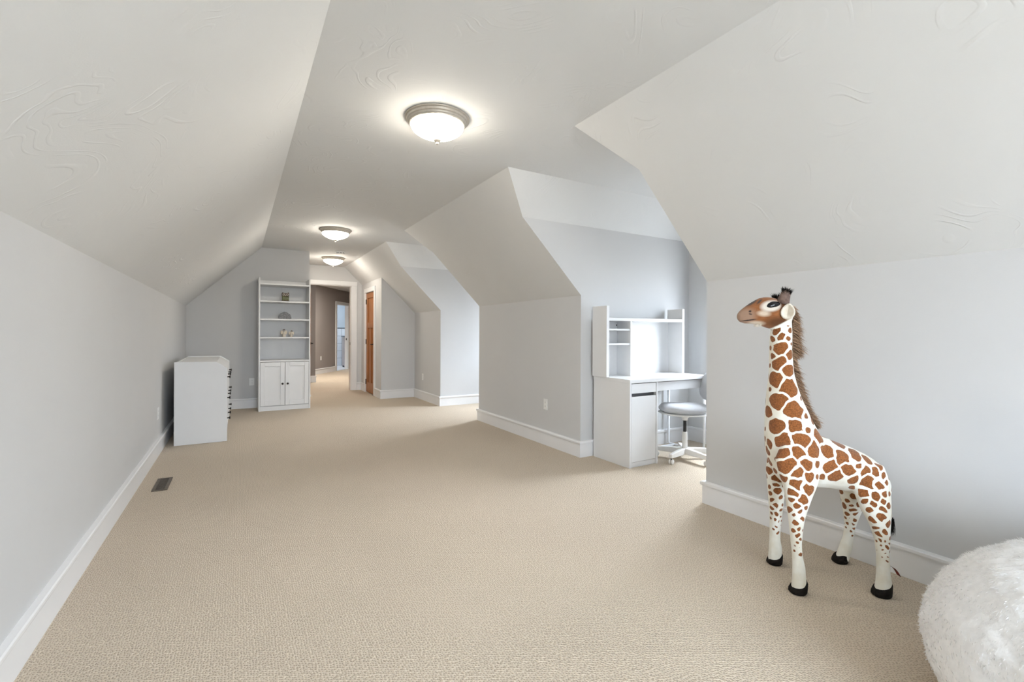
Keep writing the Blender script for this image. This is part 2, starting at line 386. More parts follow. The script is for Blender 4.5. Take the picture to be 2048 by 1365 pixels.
for (ya, yb), (wa, wb_, za, zb), lab in (((Y1N, Y1F), DW[0], 'desk dormer'), ((Y2N, Y2F), DW[1], 'far dormer')):
    panel('wall_window_' + lab.replace(' ', '_'), [(XD, ya, 0), (XD, yb, 0), (XD, yb, ZE), (XD, yb - DV, ZC), (XD, ya + DV, ZC), (XD, ya, ZE)], (1, 0, 0), M_WALL,
          holes=[[(XD, wa, za), (XD, wb_, za), (XD, wb_, zb), (XD, wa, zb)]], label='window wall at the end of the ' + lab)
    window('x', XD, wa, wb_, za, zb, 1, 'white framed window in the ' + lab)
panel('wall_back', [(XL, YBACK, 0), (XR, YBACK, 0), (XR, YBACK, ZKR), (XCR, YBACK, ZC), (XCL, YBACK, ZC), (XL, YBACK, ZKL)], (0, -1, 0), M_WALL,
      holes=[[(BW[0], YBACK, BW[2]), (BW[1], YBACK, BW[2]), (BW[1], YBACK, BW[3]), (BW[0], YBACK, BW[3])]], label='gable wall with the wide window')
window('y', YBACK, BW[0], BW[1], BW[2], BW[3], -1, 'wide white framed window in the gable wall', 3, 2)  # added behind the camera as a daylight source
panel('wall_far', [(XL, YF, 0), (XH, YF, 0), (XH, YF, ZC), (XCL, YF, ZC), (XL, YF, ZKL)], (0, 1, 0), M_WALL, thick=0.08, label='grey far wall behind the tall bookcase')
panel('wall_recess', [(XH, YF, 0), (XH, YE, 0), (XH, YE, ZC), (XH, YF, ZC)], (-1, 0, 0), M_WALL, thick=0.08, label='return wall between bookcase wall and hall door')
# end wall with the hall opening
DX0, DX1, DZ = 1.19, 2.032, 2.175
panel('wall_end', [(XH, YE, 0), (DX0, YE, 0), (DX0, YE, DZ), (DX1, YE, DZ), (DX1, YE, 0), (XB, YE, 0), (XB, YE, ZSB), (XCR, YE, ZC), (XH, YE, ZC)], (0, 1, 0), M_WALL, thick=0.06, label='end wall around the open hall doorway')
# closet block
CY0, CY1, CZ = 9.005, 9.685, 2.005
panel('wall_closet', [(XB, YB, 0), (XB, CY0, 0), (XB, CY0, CZ), (XB, CY1, CZ), (XB, CY1, 0), (XB, YE, 0), (XB, YE, ZSB), (XB, YB, ZSB)], (1, 0, 0), M_WALL, thick=0.08, label='closet wall holding the wooden door')
panel('wall_closet_side', [(XB, YB, 0), (XR, YB, 0), (XR, YB, ZKR), (XB, YB, ZSB)], (0, 1, 0), M_WALL, thick=0.07, label='closet side wall under the slope')

panel('wall_closet_inner', [(XB + 0.13, CY0 - 0.1, 0), (XB + 0.13, CY1 + 0.1, 0), (XB + 0.13, CY1 + 0.1, CZ + 0.05), (XB + 0.13, CY0 - 0.1, CZ + 0.05)], (1, 0, 0), M_WALL, thick=0.04, label='inner wall behind the closet door')  # backing panel added to stop sky light leaking under the door
# baseboards
sweep('baseboard_left', [(XL, YF), (XL, YBACK)], BASE, M_TRIM, 'white baseboard along the long knee wall')
sweep('baseboard_far', [(XH, YE), (XH, YF), (XL + 0.03, YF)], BASE, M_TRIM, 'white baseboard under the bookcase wall')
sweep('baseboard_right', [(XR, YBACK), (XR, Y1N), (XD, Y1N)], BASE, M_TRIM, 'white baseboard behind the toy giraffe')
sweep('baseboard_dormer', [(XD, Y1N), (XD, Y1F), (XR, Y1F), (XR, Y2N), (XD, Y2N), (XD, Y2F), (XR, Y2F), (XR, YB), (XB, YB), (XB, CY0 - 0.095)], BASE, M_TRIM, 'white baseboard running around the dormers and the closet')
sweep('baseboard_end', [(XB, CY1 + 0.095), (XB, YE), (DX1 + 0.115, YE)], BASE, M_TRIM, 'short white baseboard between the closet and hall doors')

# ------------------------------------------------------------------ door casings and doors
TR = [0]
def trim(label):
    TR[0] += 1
    o = empty('trim_%d' % TR[0]); tag(o, label, 'door trim', None, 'structure'); return o
t = trim('white casing around the open hall doorway')
cw = 0.113
box('casing', DX1, DX1 + cw, YE - 0.022, YE, 0, DZ, M_TRIM, t, 0.004)
box('casing', DX0 - cw + 0.01, DX0, YE - 0.022, YE, 0, DZ, M_TRIM, t, 0.004)
box('header', DX0 - cw + 0.01, DX1 + cw, YE - 0.024, YE, DZ, DZ + 0.085, M_TRIM, t, 0.004)
box('jamb', DX1 - 0.012, DX1 + 0.02, YE + 0.0, YE + 0.13, 0, DZ, M_TRIM, t, 0.002)
box('jamb', DX0 - 0.02, DX0 + 0.012, YE + 0.0, YE + 0.13, 0, DZ, M_TRIM, t, 0.002)
box('jamb', DX0, DX1, YE + 0.0, YE + 0.13, DZ - 0.012, DZ + 0.02, M_TRIM, t, 0.002)
box('strike_plate', DX1 - 0.0145, DX1 - 0.011, YE + 0.03, YE + 0.06, 0.94, 1.0, M_BRONZE, t, 0.001)
t = trim('white casing around the wooden closet door')
cw = 0.09
box('casing', XB - 0.022, XB, CY0 - cw, CY0, 0, CZ, M_TRIM, t, 0.004)
box('casing', XB - 0.022, XB, CY1, CY1 + cw, 0, CZ, M_TRIM, t, 0.004)
box('header', XB - 0.024, XB, CY0 - cw, CY1 + cw, CZ, CZ + 0.085, M_TRIM, t, 0.004)
box('jamb', XB, XB + 0.12, CY0 - 0.02, CY0 + 0.004, 0, CZ, M_TRIM, t, 0.002)
box('jamb', XB, XB + 0.12, CY1 - 0.004, CY1 + 0.02, 0, CZ, M_TRIM, t, 0.002)
box('jamb', XB, XB + 0.12, CY0, CY1, CZ - 0.004, CZ + 0.02, M_TRIM, t, 0.002)

def craftsman_door(root, w, h, th, m):
    """door slab in local coords: width along +y from the hinge at 0, thickness along +x, front face at x = 0"""
    s = 0.105
    zt = h * 0.70
    box('stile', 0, th, 0, s, 0, h, m, root, 0.003); box('stile', 0, th, w - s, w, 0, h, m, root, 0.003)
    box('rail', 0, th, s, w - s, h - s, h, m, root, 0.003); box('rail', 0, th, s, w - s, 0, 0.2, m, root, 0.003)
    box('rail', 0, th, s, w - s, zt - s, zt, m, root, 0.003)
    box('mullion', 0, th, w / 2 - s / 2, w / 2 + s / 2, 0.2, zt - s, m, root, 0.003)
    p = th * 0.45
    box('panel', p, th - p, s, w - s, zt, h - s, m, root, 0)
    box('panel', p, th - p, s, w / 2 - s / 2, 0.2, zt - s, m, root, 0)
    box('panel', p, th - p, w / 2 + s / 2, w - s, 0.2, zt - s, m, root, 0)
def lever(root, y, z, dirn, x=0.0, side=-1):
    h = lathe_obj('handle', [(0.0, 0), (0.027, 0), (0.027, 0.006), (0.022, 0.010), (0.011, 0.012), (0.011, 0.045), (0.0, 0.045)], M_BRONZE, root, 24,
                  Matrix.Translation((x, y, z)) @ Matrix.Rotation(side * PI / 2, 4, 'Y'))
    tube_obj('lever', [(x + side * 0.042, y, z), (x + side * 0.046, y + dirn * 0.05, z), (x + side * 0.042, y + dirn * 0.115, z - 0.004)], [0.010, 0.009, 0.007], M_BRONZE, h, 10)
d1 = empty('door_1', (XB + 0.006, CY1 - 0.006, 0.012), PI)   # hinge on the far side; local +y runs towards the camera after half turn
tag(d1, 'closed three panel fir closet door', 'door', None, 'structure')
# local axes turned by half a circle: world x = -local x, so mirror by building with negative thickness
d1.rotation_euler = (0, 0, 0); d1.location = (XB + 0.004, CY0 + 0.006, 0.012)
craftsman_door(d1, CY1 - CY0 - 0.012, CZ - 0.02, 0.04, M_WOOD)
lever(d1, 0.065, 0.965, 1)
for z in (0.2, 1.01, 1.815):
    hg = box('hinge', -0.012, 0.004, CY1 - CY0 - 0.03, CY1 - CY0 + 0.012, z - 0.05, z + 0.05, M_BRONZE, d1, 0.002)
d2 = empty('door_2', (DX0 + 0.014, YE + 0.135, 0.012), -math.radians(9.0))
tag(d2, 'fir hall door standing open beyond the bookcase', 'door', None, 'structure')
craftsman_door(d2, 0.80, DZ - 0.04, 0.04, M_WOOD)
lever(d2, 0.74, 0.955, -1, x=0.04, side=1)

# ------------------------------------------------------------------ hall and bathroom beyond
HX0, HX1, HY0, HY1 = 0.4, 4.5, YE + 0.13, 18.2
A0 = Vector((1.899, 14.28)); AD = Vector((0.749, 1.103)).normalized(); AN = Vector((AD.y, -AD.x))
def aw(s): p = A0 + AD * s; return (p.x, p.y)
S0, S1 = -1.9, 4.62
OP0, OP1, OPZ = 1.365, 2.23, 2.10
panel('wall_hall_front', [(HX0, HY0, 0), (DX0 - 0.02, HY0, 0), (DX0 - 0.02, HY0, DZ + 0.02), (DX1 + 0.02, HY0, DZ + 0.02), (DX1 + 0.02, HY0, 0), (HX1, HY0, 0), (HX1, HY0, ZC), (HX0, HY0, ZC)], (0, -1, 0), M_TAUPE, thick=0.06, label='hall side of the doorway wall')
panel('wall_hall_left', [(HX0, HY0, 0), (HX0, HY1, 0), (HX0, HY1, ZC), (HX0, HY0, ZC)], (-1, 0, 0), M_TAUPE, label='taupe hall wall beside the open door')
panel('wall_hall_right', [(HX1, HY0, 0), (HX1, HY1, 0), (HX1, HY1, ZC), (HX1, HY0, ZC)], (1, 0, 0), M_TAUPE, label='taupe hall wall opposite')
panel('wall_hall_stub', [(HX0, 12.13, 0), (1.613, 12.13, 0), (1.613, 12.13, ZC), (HX0, 12.13, ZC)], (0, 1, 0), M_TAUPE, label='narrow dark taupe wall just inside the hall')
panel('ceiling_hall', [(HX0, HY0, ZC), (HX0, HY1, ZC), (HX1, HY1, ZC), (HX1, HY0, ZC)], (0, 0, 1), M_CEIL, label='hall ceiling', cat='ceiling')
p0, p1, q0, q1 = aw(S0), aw(S1), aw(OP0), aw(OP1)
panel('wall_hall_angled', [(*p0, 0), (*q0, 0), (*q0, OPZ), (*q1, OPZ), (*q1, 0), (*p1, 0), (*p1, ZC), (*p0, ZC)], (-AN.x, -AN.y, 0), M_TAUPE, thick=0.05, label='angled taupe hall wall with the bathroom doorway')
panel('wall_bath_back', [(1.0, 17.85, 0), (4.5, 17.85, 0), (4.5, 17.85, ZC), (1.0, 17.85, ZC)], (0, 1, 0), M_BATHWALL, label='pale blue bathroom wall')
ip0, ip1, iq0, iq1 = [(p[0] - AN.x * 0.055, p[1] - AN.y * 0.055) for p in (p0, p1, q0, q1)]
panel('wall_bath_inner', [(*ip0, 0), (*iq0, 0), (*iq0, OPZ), (*iq1, OPZ), (*iq1, 0), (*ip1, 0), (*ip1, ZC), (*ip0, ZC)], (-AN.x, -AN.y, 0), M_BATHWALL, thick=0.04, label='bathroom side of the angled wall')
sweep('baseboard_hall', [aw(OP0 - 0.10), aw(S0)], BASE, M_TRIM, 'white baseboard under the angled hall wall')
sweep('baseboard_hall_stub', [(1.613, 12.16), (1.613, 12.13), (HX0, 12.13)], BASE, M_TRIM, 'white baseboard on the narrow taupe wall')
floor_panel('floor_bath', [aw(OP0 - 1.0), aw(OP1 + 1.5), (4.4, 17.85), (1.2, 17.85)], 0.006, add_noise(mat('white_floor_tile', (0.75, 0.76, 0.78), 0.3), (0.72, 0.73, 0.75), (0.8, 0.81, 0.83), 6, 2), 'white bathroom floor')
t = trim('white casing around the bathroom doorway')
def abox(name, s0, s1, n0, n1, z0, z1, m, parent, bev=0.003):
    bm = bmesh.new(); bbox(bm, s0, s1, n0, n1, z0, z1, bev)
    for v in bm.verts:
        p = A0 + AD * v.co.x + AN * v.co.y; v.co = Vector((p.x, p.y, v.co.z))
    bmesh.ops.recalc_face_normals(bm, faces=bm.faces)
    return from_bm(name, bm, m, parent)
abox('casing', OP0 - 0.10, OP0, 0, 0.022, 0, OPZ, M_TRIM, t)
abox('casing', OP1, OP1 + 0.10, 0, 0.022, 0, OPZ, M_TRIM, t)
abox('header', OP0 - 0.10, OP1 + 0.10, 0, 0.024, OPZ, OPZ + 0.085, M_TRIM, t)
abox('jamb', OP0 - 0.01, OP0 + 0.012, -0.11, 0.0, 0, OPZ, M_TRIM, t); abox('jamb', OP1 - 0.012, OP1 + 0.01, -0.11, 0.0, 0, OPZ, M_TRIM, t)
abox('jamb', OP0, OP1, -0.11, 0.0, OPZ - 0.012, OPZ + 0.01, M_TRIM, t)
abox('strike_plate', OP1 - 0.0145, OP1 - 0.011, -0.07, -0.04, 0.95, 1.02, M_BRONZE, t, 0.001)
# tiled wainscot on the bathroom wall
ws = empty('tile_wainscot', (3.3, 17.85, 0)); tag(ws, 'glossy white tile wainscot with dark edging in the bathroom', 'wall tile')
M_TILE = add_noise(mat('white_wall_tile', (0.80, 0.84, 0.88), 0.12), (0.78, 0.82, 0.87), (0.83, 0.86, 0.9), 4, 1)
M_GROUT = add_noise(mat('slate_edging', (0.14, 0.17, 0.2), 0.6), (0.12, 0.15, 0.18), (0.17, 0.2, 0.23), 20, 1)
box('backing', -1.0, 0.9, -0.012, 0.0, 0.006, 1.36, M_GROUT, ws, 0)
for j in range(5):
    for i in range(4):
        x0_ = -1.0 + i * 0.475; z0_ = 0.012 + j * 0.268
        box('tile', x0_ + 0.004, x0_ + 0.471, -0.024, -0.012, z0_, z0_ + 0.260, M_TILE, ws, 0.002)
box('edging', -1.0, 0.9, -0.03, 0.0, 1.36, 1.385, M_GROUT, ws, 0.003)
# grey washed bathroom cabinet on castors
M_WASH = add_noise(mat('grey_washed_wood', (0.36, 0.33, 0.34), 0.6), (0.29, 0.265, 0.275), (0.45, 0.415, 0.42), 7, 5, 0.1, 0.002, stretch=(8, 8, 0.5))
cb_ = empty('bathroom_cabinet', (3.30, 16.85, 0.006)); tag(cb_, 'tall grey washed wooden cabinet on castors inside the bathroom', 'cabinet')
box('side', -0.17, 0.28, -0.2, 0.2, 0.06, 1.05, M_WASH, cb_, 0.004)
box('top', -0.19, 0.30, -0.22, 0.22, 1.05, 1.085, M_GROUT, cb_, 0.004)
box('door', -0.15, 0.26, -0.215, -0.2, 0.09, 1.02, M_WASH, cb_, 0.003)
for dx in (-0.13, 0.24):
    for dy in (-0.16, 0.16):
        lathe_obj('caster', [(0, -0.012), (0.03, -0.012), (0.03, 0.012), (0, 0.012)], M_DARK, cb_, 16, Matrix.Translation((dx, dy, 0.03)) @ Matrix.Rotation(PI / 2, 4, 'X'))

# downlights added to light the hall and bathroom, out of view
def downlight(x, y, label, col, power):
    o = empty('recessed_downlight', (x, y, ZC)); tag(o, label, 'ceiling lamp')
    bm = bmesh.new(); lathe(bm, [(0.075, -0.004), (0.095, -0.004), (0.095, 0.0), (0.075, 0.0), (0.075, -0.004)], 32, None, False); from_bm('trim_ring', bm, M_PLASTIC, o, False)
    lathe_obj('lens', [(0.0, -0.003), (0.075, -0.003), (0.075, 0.0), (0, 0.0)], mat('downlight_lens', (0.8, 0.8, 0.8), 0.4, emit=col, emit_s=power), o, 32)
downlight(2.05, 12.9, 'recessed round downlight in the hall ceiling', (1, 0.93, 0.85), DOWN_POWER)
downlight(2.55, 11.2, 'recessed round downlight just inside the hall doorway', (1, 0.93, 0.85), DOWN_POWER * 0.3)
downlight(2.6, 16.9, 'recessed round downlight in the bathroom ceiling', (0.85, 0.93, 1.0), DOWN_POWER * 0.26)

# ------------------------------------------------------------------ ceiling lamps
def make_bowl():
    m = mat('lit_frosted_glass', (0.85, 0.83, 0.78), 0.3)
    n, l = nodes_of(m); b = n['Principled BSDF']
    tc = n.new('ShaderNodeTexCoord'); w = n.new('ShaderNodeTexWave'); w.wave_type = 'RINGS'; w.rings_direction = 'Z'; w.inputs['Scale'].default_value = 30
    l.new(tc.outputs['Object'], w.inputs['Vector'])
    bp = n.new('ShaderNodeBump'); bp.inputs['Strength'].default_value = 0.3; bp.inputs['Distance'].default_value = 0.004
    l.new(w.outputs['Fac'], bp.inputs['Height']); l.new(bp.outputs[0], b.inputs['Normal'])
    b.inputs['Emission Color'].default_value = (1.0, 0.915, 0.79, 1); b.inputs['Emission Strength'].default_value = LAMP_POWER
    return m
M_BOWL = make_bowl()
lamp = empty('ceiling_lamp', (1.083, 2.79, ZC))
lathe_obj('canopy', [(0.0, 0.0), (0.200, 0.0), (0.203, -0.004), (0.202, -0.009), (0.196, -0.012), (0.193, -0.013), (0.190, -0.024), (0.184, -0.027), (0.182, -0.029), (0.180, -0.036), (0.175, -0.040), (0.173, -0.046), (0.167, -0.049), (0.163, -0.047), (0.163, -0.040), (0.0, -0.040)], M_NICKEL, lamp, 96, None, False)
prof = [(0.162, -0.041)] + [(0.166 * (1 - t ** 2.1), -0.047 - 0.094 * t ** 1.0) for t in np.linspace(0.0, 0.965, 16)] + [(0.0, -0.139)]
lathe_obj('glass_bowl', prof, M_BOWL, lamp, 64)
lathe_obj('finial', [(0.0, -0.128), (0.018, -0.131), (0.024, -0.136), (0.024, -0.140), (0.018, -0.145), (0.011, -0.148), (0.008, -0.153), (0.010, -0.157), (0.0095, -0.162), (0.005, -0.166), (0.0, -0.167)], M_NICKEL, lamp, 24)
tag(lamp, 'large round flush ceiling lamp with nickel rim nearest the camera', 'ceiling lamp', 'round flush ceiling lamps')
for (x, y), lab in (((1.105, 6.50), 'round flush ceiling lamp above the middle of the room'), ((1.485, 8.95), 'smallest round flush ceiling lamp, in front of the hall doorway')):
    c = copy_tree(lamp); c.location = (x, y, ZC); tag(c, lab)
sd = empty('smoke_detector', (1.47, 8.20, ZC)); tag(sd, 'white round smoke detector on the ceiling before the hall door', 'smoke detector')
lathe_obj('base', [(0, 0), (0.072, 0), (0.072, -0.014), (0, -0.014)], M_PLASTIC, sd, 32)
lathe_obj('cover', [(0, -0.014), (0.062, -0.014), (0.058, -0.034), (0.045, -0.043), (0, -0.045)], M_PLASTIC, sd, 32)
for k in range(8):
    a = 2 * PI * k / 8
    bm = bmesh.new(); bbox(bm, 0.054, 0.062, -0.012, 0.012, -0.030, -0.022)
    bmesh.ops.rotate(bm, verts=bm.verts, cent=(0, 0, 0), matrix=Matrix.Rotation(a, 3, 'Z')); from_bm('vent_slot', bm, M_DARK, sd)

# ------------------------------------------------------------------ outlets
def outlet(loc, rz, label):
    o = empty('wall_outlet', loc, rz); tag(o, label, 'outlet', 'white wall outlets')
    box('cover_plate', -0.004, 0.0, -0.036, 0.036, -0.058, 0.058, M_PLASTIC, o, 0.0015)
    for z in (-0.021, 0.021):
        f = box('socket', -0.0065, -0.003, -0.017, 0.017, z - 0.015, z + 0.015, M_PLASTIC, o, 0.001)
        for y in (-0.006, 0.006): box('slot', -0.0068, -0.0055, y - 0.001, y + 0.001, z - 0.004, z + 0.006, M_DARK, f, 0)
outlet((XR, 4.164, 0.436), 0, 'white wall outlet between desk dormer and far dormer')
outlet((XR, 8.06, 0.411), 0, 'white wall outlet on the short wall beside the closet')
outlet((0.19, YF, 0.416), PI / 2, 'white wall outlet beside the tall bookcase')
outlet((XL, 5.70, 0.40), PI, 'white wall outlet behind the dresser end')
s_ = 0.33; p = aw(s_); outlet((p[0], p[1], 0.45), math.atan2(AN.y, AN.x) + PI, 'white wall outlet on the taupe hall wall')

# ------------------------------------------------------------------ floor vent
v = empty('floor_vent', (-0.508, 4.55, 0)); tag(v, 'small brown metal floor vent set in the carpet', 'floor vent')
for nm, a in (('frame', (-0.05, -0.028, -0.178, 0.178)), ('frame', (0.028, 0.05, -0.178, 0.178)), ('frame', (-0.028, 0.028, -0.178, -0.163)), ('frame', (-0.028, 0.028, 0.163, 0.178))):
    box(nm, a[0], a[1], a[2], a[3], 0.0, 0.006, M_VENT, v, 0.0015)
box('duct', -0.028, 0.028, -0.163, 0.163, 0.0003, 0.001, M_DARK, v, 0)
for k in range(13):
    y = -0.15 + k * 0.025
    box('louver', -0.028, 0.028, y - 0.004, y + 0.004, 0.0012, 0.0045, M_VENT, v, 0)

# ------------------------------------------------------------------ dresser
DRX0, DRX1, DRY0, DRY1 = -0.578, -0.100, 6.018, 7.545
dr = empty('dresser', ((DRX0 + DRX1) / 2, (DRY0 + DRY1) / 2, 0)); tag(dr, 'low white dresser with chamfered side panels against the long knee wall', 'dresser')
L = dr.location
hw, hl = (DRX1 - DRX0) / 2, (DRY1 - DRY0) / 2
side = [(-hw, 0), (hw, 0), (hw, 0.805), (hw - 0.105, 0.878), (-hw, 0.880)]
for ya, yb in ((-hl, -hl + 0.02), (hl - 0.02, hl)): prism('side_panel', side, ya, yb, 'y', M_WHITE, dr, 0.0015)
box('back_panel', -hw, -hw + 0.018, -hl + 0.02, hl - 0.02, 0.03, 0.872, M_WHITE, dr, 0.001)
prism('top', [(-hw + 0.018, 0.848), (hw - 0.112, 0.848), (hw - 0.03, 0.785), (hw - 0.006, 0.785), (hw - 0.006, 0.796), (hw - 0.106, 0.866), (-hw + 0.018, 0.866)], -hl + 0.02, hl - 0.02, 'y', M_WHITE, dr, 0.001)
box('plinth', hw - 0.06, hw - 0.04, -hl + 0.02, hl - 0.02, 0.0, 0.06, M_WHITE, dr, 0.001)
box('bottom', -hw + 0.018, hw - 0.03, -hl + 0.02, hl - 0.02, 0.06, 0.08, M_WHITE, dr, 0.001)
dl = 2 * hl - 0.04
for (za, zb) in ((0.085, 0.31), (0.315, 0.54), (0.545, 0.782)):
    for c in range(2):
        ya = -hl + 0.02 + c * dl / 2 + 0.003; yb = ya + dl / 2 - 0.006
        f = box('drawer', hw - 0.025, hw - 0.004, ya, yb, za, zb, M_WHITE, dr, 0.002)
        for yy in (ya + 0.16, yb - 0.16):
            lathe_obj('knob', [(0, 0), (0.008, 0), (0.007, 0.012), (0.009, 0.02), (0.016, 0.025), (0.016, 0.031), (0, 0.033)], M_BRONZE, f, 16,
                      Matrix.Translation((hw - 0.004, yy, (za + zb) / 2 + 0.03)) @ Matrix.Rotation(PI / 2, 4, 'Y'))

# ------------------------------------------------------------------ tall bookcase
BX0, BX1, BY0, BY1 = 0.268, 0.992, 8.000, 8.452
bk = empty('bookcase', ((BX0 + BX1) / 2, (BY0 + BY1) / 2, 0)); tag(bk, 'tall white bookcase with two cupboard doors beside the hall doorway', 'bookcase')
hw, hd = (BX1 - BX0) / 2, (BY1 - BY0) / 2
# side outline: shallower upper part curving out to the cupboard
us = -hd + 0.085
sd_ = [(hd, 0), (-hd, 0), (-hd, 0.76), (-hd + 0.004, 0.79), (-hd + 0.022, 0.83), (-hd + 0.06, 0.865), (us - 0.004, 0.90), (us, 0.94), (us, 1.985), (us + 0.01, 2.02), (us + 0.03, 2.045), (us + 0.06, 2.05), (hd, 2.05)]
sd_ = [(hd, 0), (-hd, 0), (-hd, 0.76), (-hd + 0.004, 0.80), (-hd + 0.016, 0.84), (-hd + 0.024, 0.88), (-hd + 0.025, 1.98), (-hd + 0.032, 2.015), (-hd + 0.05, 2.04), (-hd + 0.08, 2.05), (hd, 2.05)]
for xa in (-hw, hw - 0.02): prism('side_panel', sd_, xa, xa + 0.02, 'x', M_WHITE, bk, 0.0015)
xi = hw - 0.02
box('back_panel', -xi, xi, hd - 0.01, hd, 0.05, 2.02, M_WHITE, bk, 0)
for k in range(1, 2): box('back_groove', -0.003, 0.003, hd - 0.0125, hd - 0.0095, 0.79, 1.95, M_TRIM, bk, 0)
box('top_rail', -xi, xi, hd - 0.028, hd - 0.0105, 1.962, 2.03, M_WHITE, bk, 0.0015)
yf_ = -hd + 0.03
for z in (1.930, 1.665, 1.387, 1.108): box('shelf', -xi, xi, yf_, hd - 0.0105, z, z + 0.022, M_WHITE, bk, 0.0015)
box('counter', -xi, xi, -hd + 0.004, hd - 0.0105, 0.748, 0.770, M_WHITE, bk, 0.0015)
box('plinth', -xi, xi, -hd + 0.012, -hd + 0.03, 0, 0.07, M_WHITE, bk, 0.001)
box('bottom', -xi, xi, -hd + 0.03, hd - 0.0105, 0.07, 0.09, M_WHITE, bk, 0.001)
for s in (-1, 1):
    xa, xb = (-xi + 0.003, -0.0025) if s < 0 else (0.0025, xi - 0.003)
    dd = box('door', xa, xb, -hd + 0.016, -hd + 0.022, 0.078, 0.742, M_WHITE, bk, 0)
    fr = 0.062
    ya, yb = -hd + 0.002, -hd + 0.0165
    box('stile', xa, xa + fr, ya, yb, 0.078, 0.742, M_WHITE, dd, 0.003); box('stile', xb - fr, xb, ya, yb, 0.078, 0.742, M_WHITE, dd, 0.003)
    box('rail', xa + fr, xb - fr, ya, yb, 0.742 - fr, 0.742, M_WHITE, dd, 0.003); box('rail', xa + fr, xb - fr, ya, yb, 0.078, 0.078 + fr + 0.02, M_WHITE, dd, 0.003)
    lathe_obj('knob', [(0, 0), (0.007, 0), (0.006, 0.012), (0.014, 0.018), (0.016, 0.024), (0.010, 0.030), (0, 0.031)], M_BRONZE, dd, 18,
              Matrix.Translation((s * 0.036 , -hd + 0.002, 0.41)) @ Matrix.Rotation(PI / 2, 4, 'X'))

# ornaments
ow = empty('owl_figurine', (0.645, 8.20, 1.687)); tag(ow, 'small brown and green owl figurine on the upper bookcase shelf', 'figurine')
M_OWLB = add_noise(mat('owl_brown', (0.09, 0.06, 0.045), 0.5), (0.05, 0.035, 0.028), (0.17, 0.12, 0.095), 40, 3)
M_OWLG = add_noise(mat('owl_green', (0.10, 0.11, 0.03), 0.45), (0.06, 0.065, 0.02), (0.16, 0.17, 0.05), 45, 3)
M_BEIGE = add_noise(mat('pale_ceramic', (0.62, 0.56, 0.48), 0.5), (0.56, 0.5, 0.42), (0.7, 0.64, 0.56), 30, 2)
prism('body', [(-0.048, -0.04), (0.048, -0.04), (0.052, 0), (0.048, 0.04), (-0.048, 0.04), (-0.052, 0)], 0.018, 0.085, 'z', M_OWLG, ow, 0.008)
prism('head', [(-0.05, -0.042), (0.05, -0.042), (0.054, 0), (0.05, 0.042), (-0.05, 0.042), (-0.054, 0)], 0.085, 0.135, 'z', M_OWLB, ow, 0.007)
prism('foot', [(-0.055, -0.048), (0.055, -0.048), (0.055, 0.045), (-0.055, 0.045)], 0.0, 0.018, 'z', M_OWLB, ow, 0.005)
for s in (-1, 1):
    prism('ear_tuft', [(s * 0.05, 0.128), (s * 0.022, 0.134), (s * 0.044, 0.150)], -0.03, 0.0, 'y', M_OWLB, ow, 0.002)
    e_ = lathe_obj('eye', [(0, 0), (0.017, 0), (0.015, 0.004), (0, 0.006)], M_BEIGE, ow, 18, Matrix.Translation((s * 0.028, -0.041, 0.112)) @ Matrix.Rotation(PI / 2, 4, 'X'))
    lathe_obj('pupil', [(0, 0.005), (0.008, 0.005), (0.007, 0.008), (0, 0.009)], M_DARK, e_, 14, Matrix.Translation((s * 0.028, -0.041, 0.112)) @ Matrix.Rotation(PI / 2, 4, 'X'))
prism('beak', [(-0.009, 0.104), (0.009, 0.104), (0, 0.086)], -0.055, -0.038, 'y', M_BEIGE, ow, 0.002)
# grey half-round stone
gs = bmesh.new(); seg = 28; R_ = 0.093
fr_ = []
for y in (-0.045, 0.045):
    ring = [gs.verts.new((-R_ * 1.0, y, 0))]
    for k in range(1, seg):
        a = PI - PI * k / seg; rr = 1 + 0.035 * math.sin(5 * a) + 0.02 * math.sin(11 * a + 1)
        ring.append(gs.verts.new((R_ * 0.98 * math.cos(a) * rr * (0.92 if k < seg / 2 else 1), y * (1 - 0.25 * math.sin(a)), 0.113 * math.sin(a) ** 0.75 * rr)))
    ring.append(gs.verts.new((R_, y, 0))); fr_.append(ring)
gs.faces.new(fr_[0]); gs.faces.new(fr_[1][::-1])
for k in range(seg): gs.faces.new((fr_[0][k], fr_[0][k + 1], fr_[1][k + 1], fr_[1][k]))
gs.faces.new((fr_[0][-1], fr_[0][0], fr_[1][0], fr_[1][-1]))
bmesh.ops.recalc_face_normals(gs, faces=gs.faces)
bmesh.ops.bevel(gs, geom=[e for e in gs.edges if abs(e.verts[0].co.y - e.verts[1].co.y) < 0.002], offset=0.006, segments=2, affect='EDGES')
go = from_bm('stone_bookend', gs, add_noise(mat('speckled_grey_stone', (0.2, 0.2, 0.2), 0.8), (0.12, 0.12, 0.125), (0.33, 0.33, 0.34), 70, 5, 0.6, 0.006))
go.location = (0.635, 8.20, 1.409); tag(go, 'grey speckled half round stone on the middle bookcase shelf', 'stone')
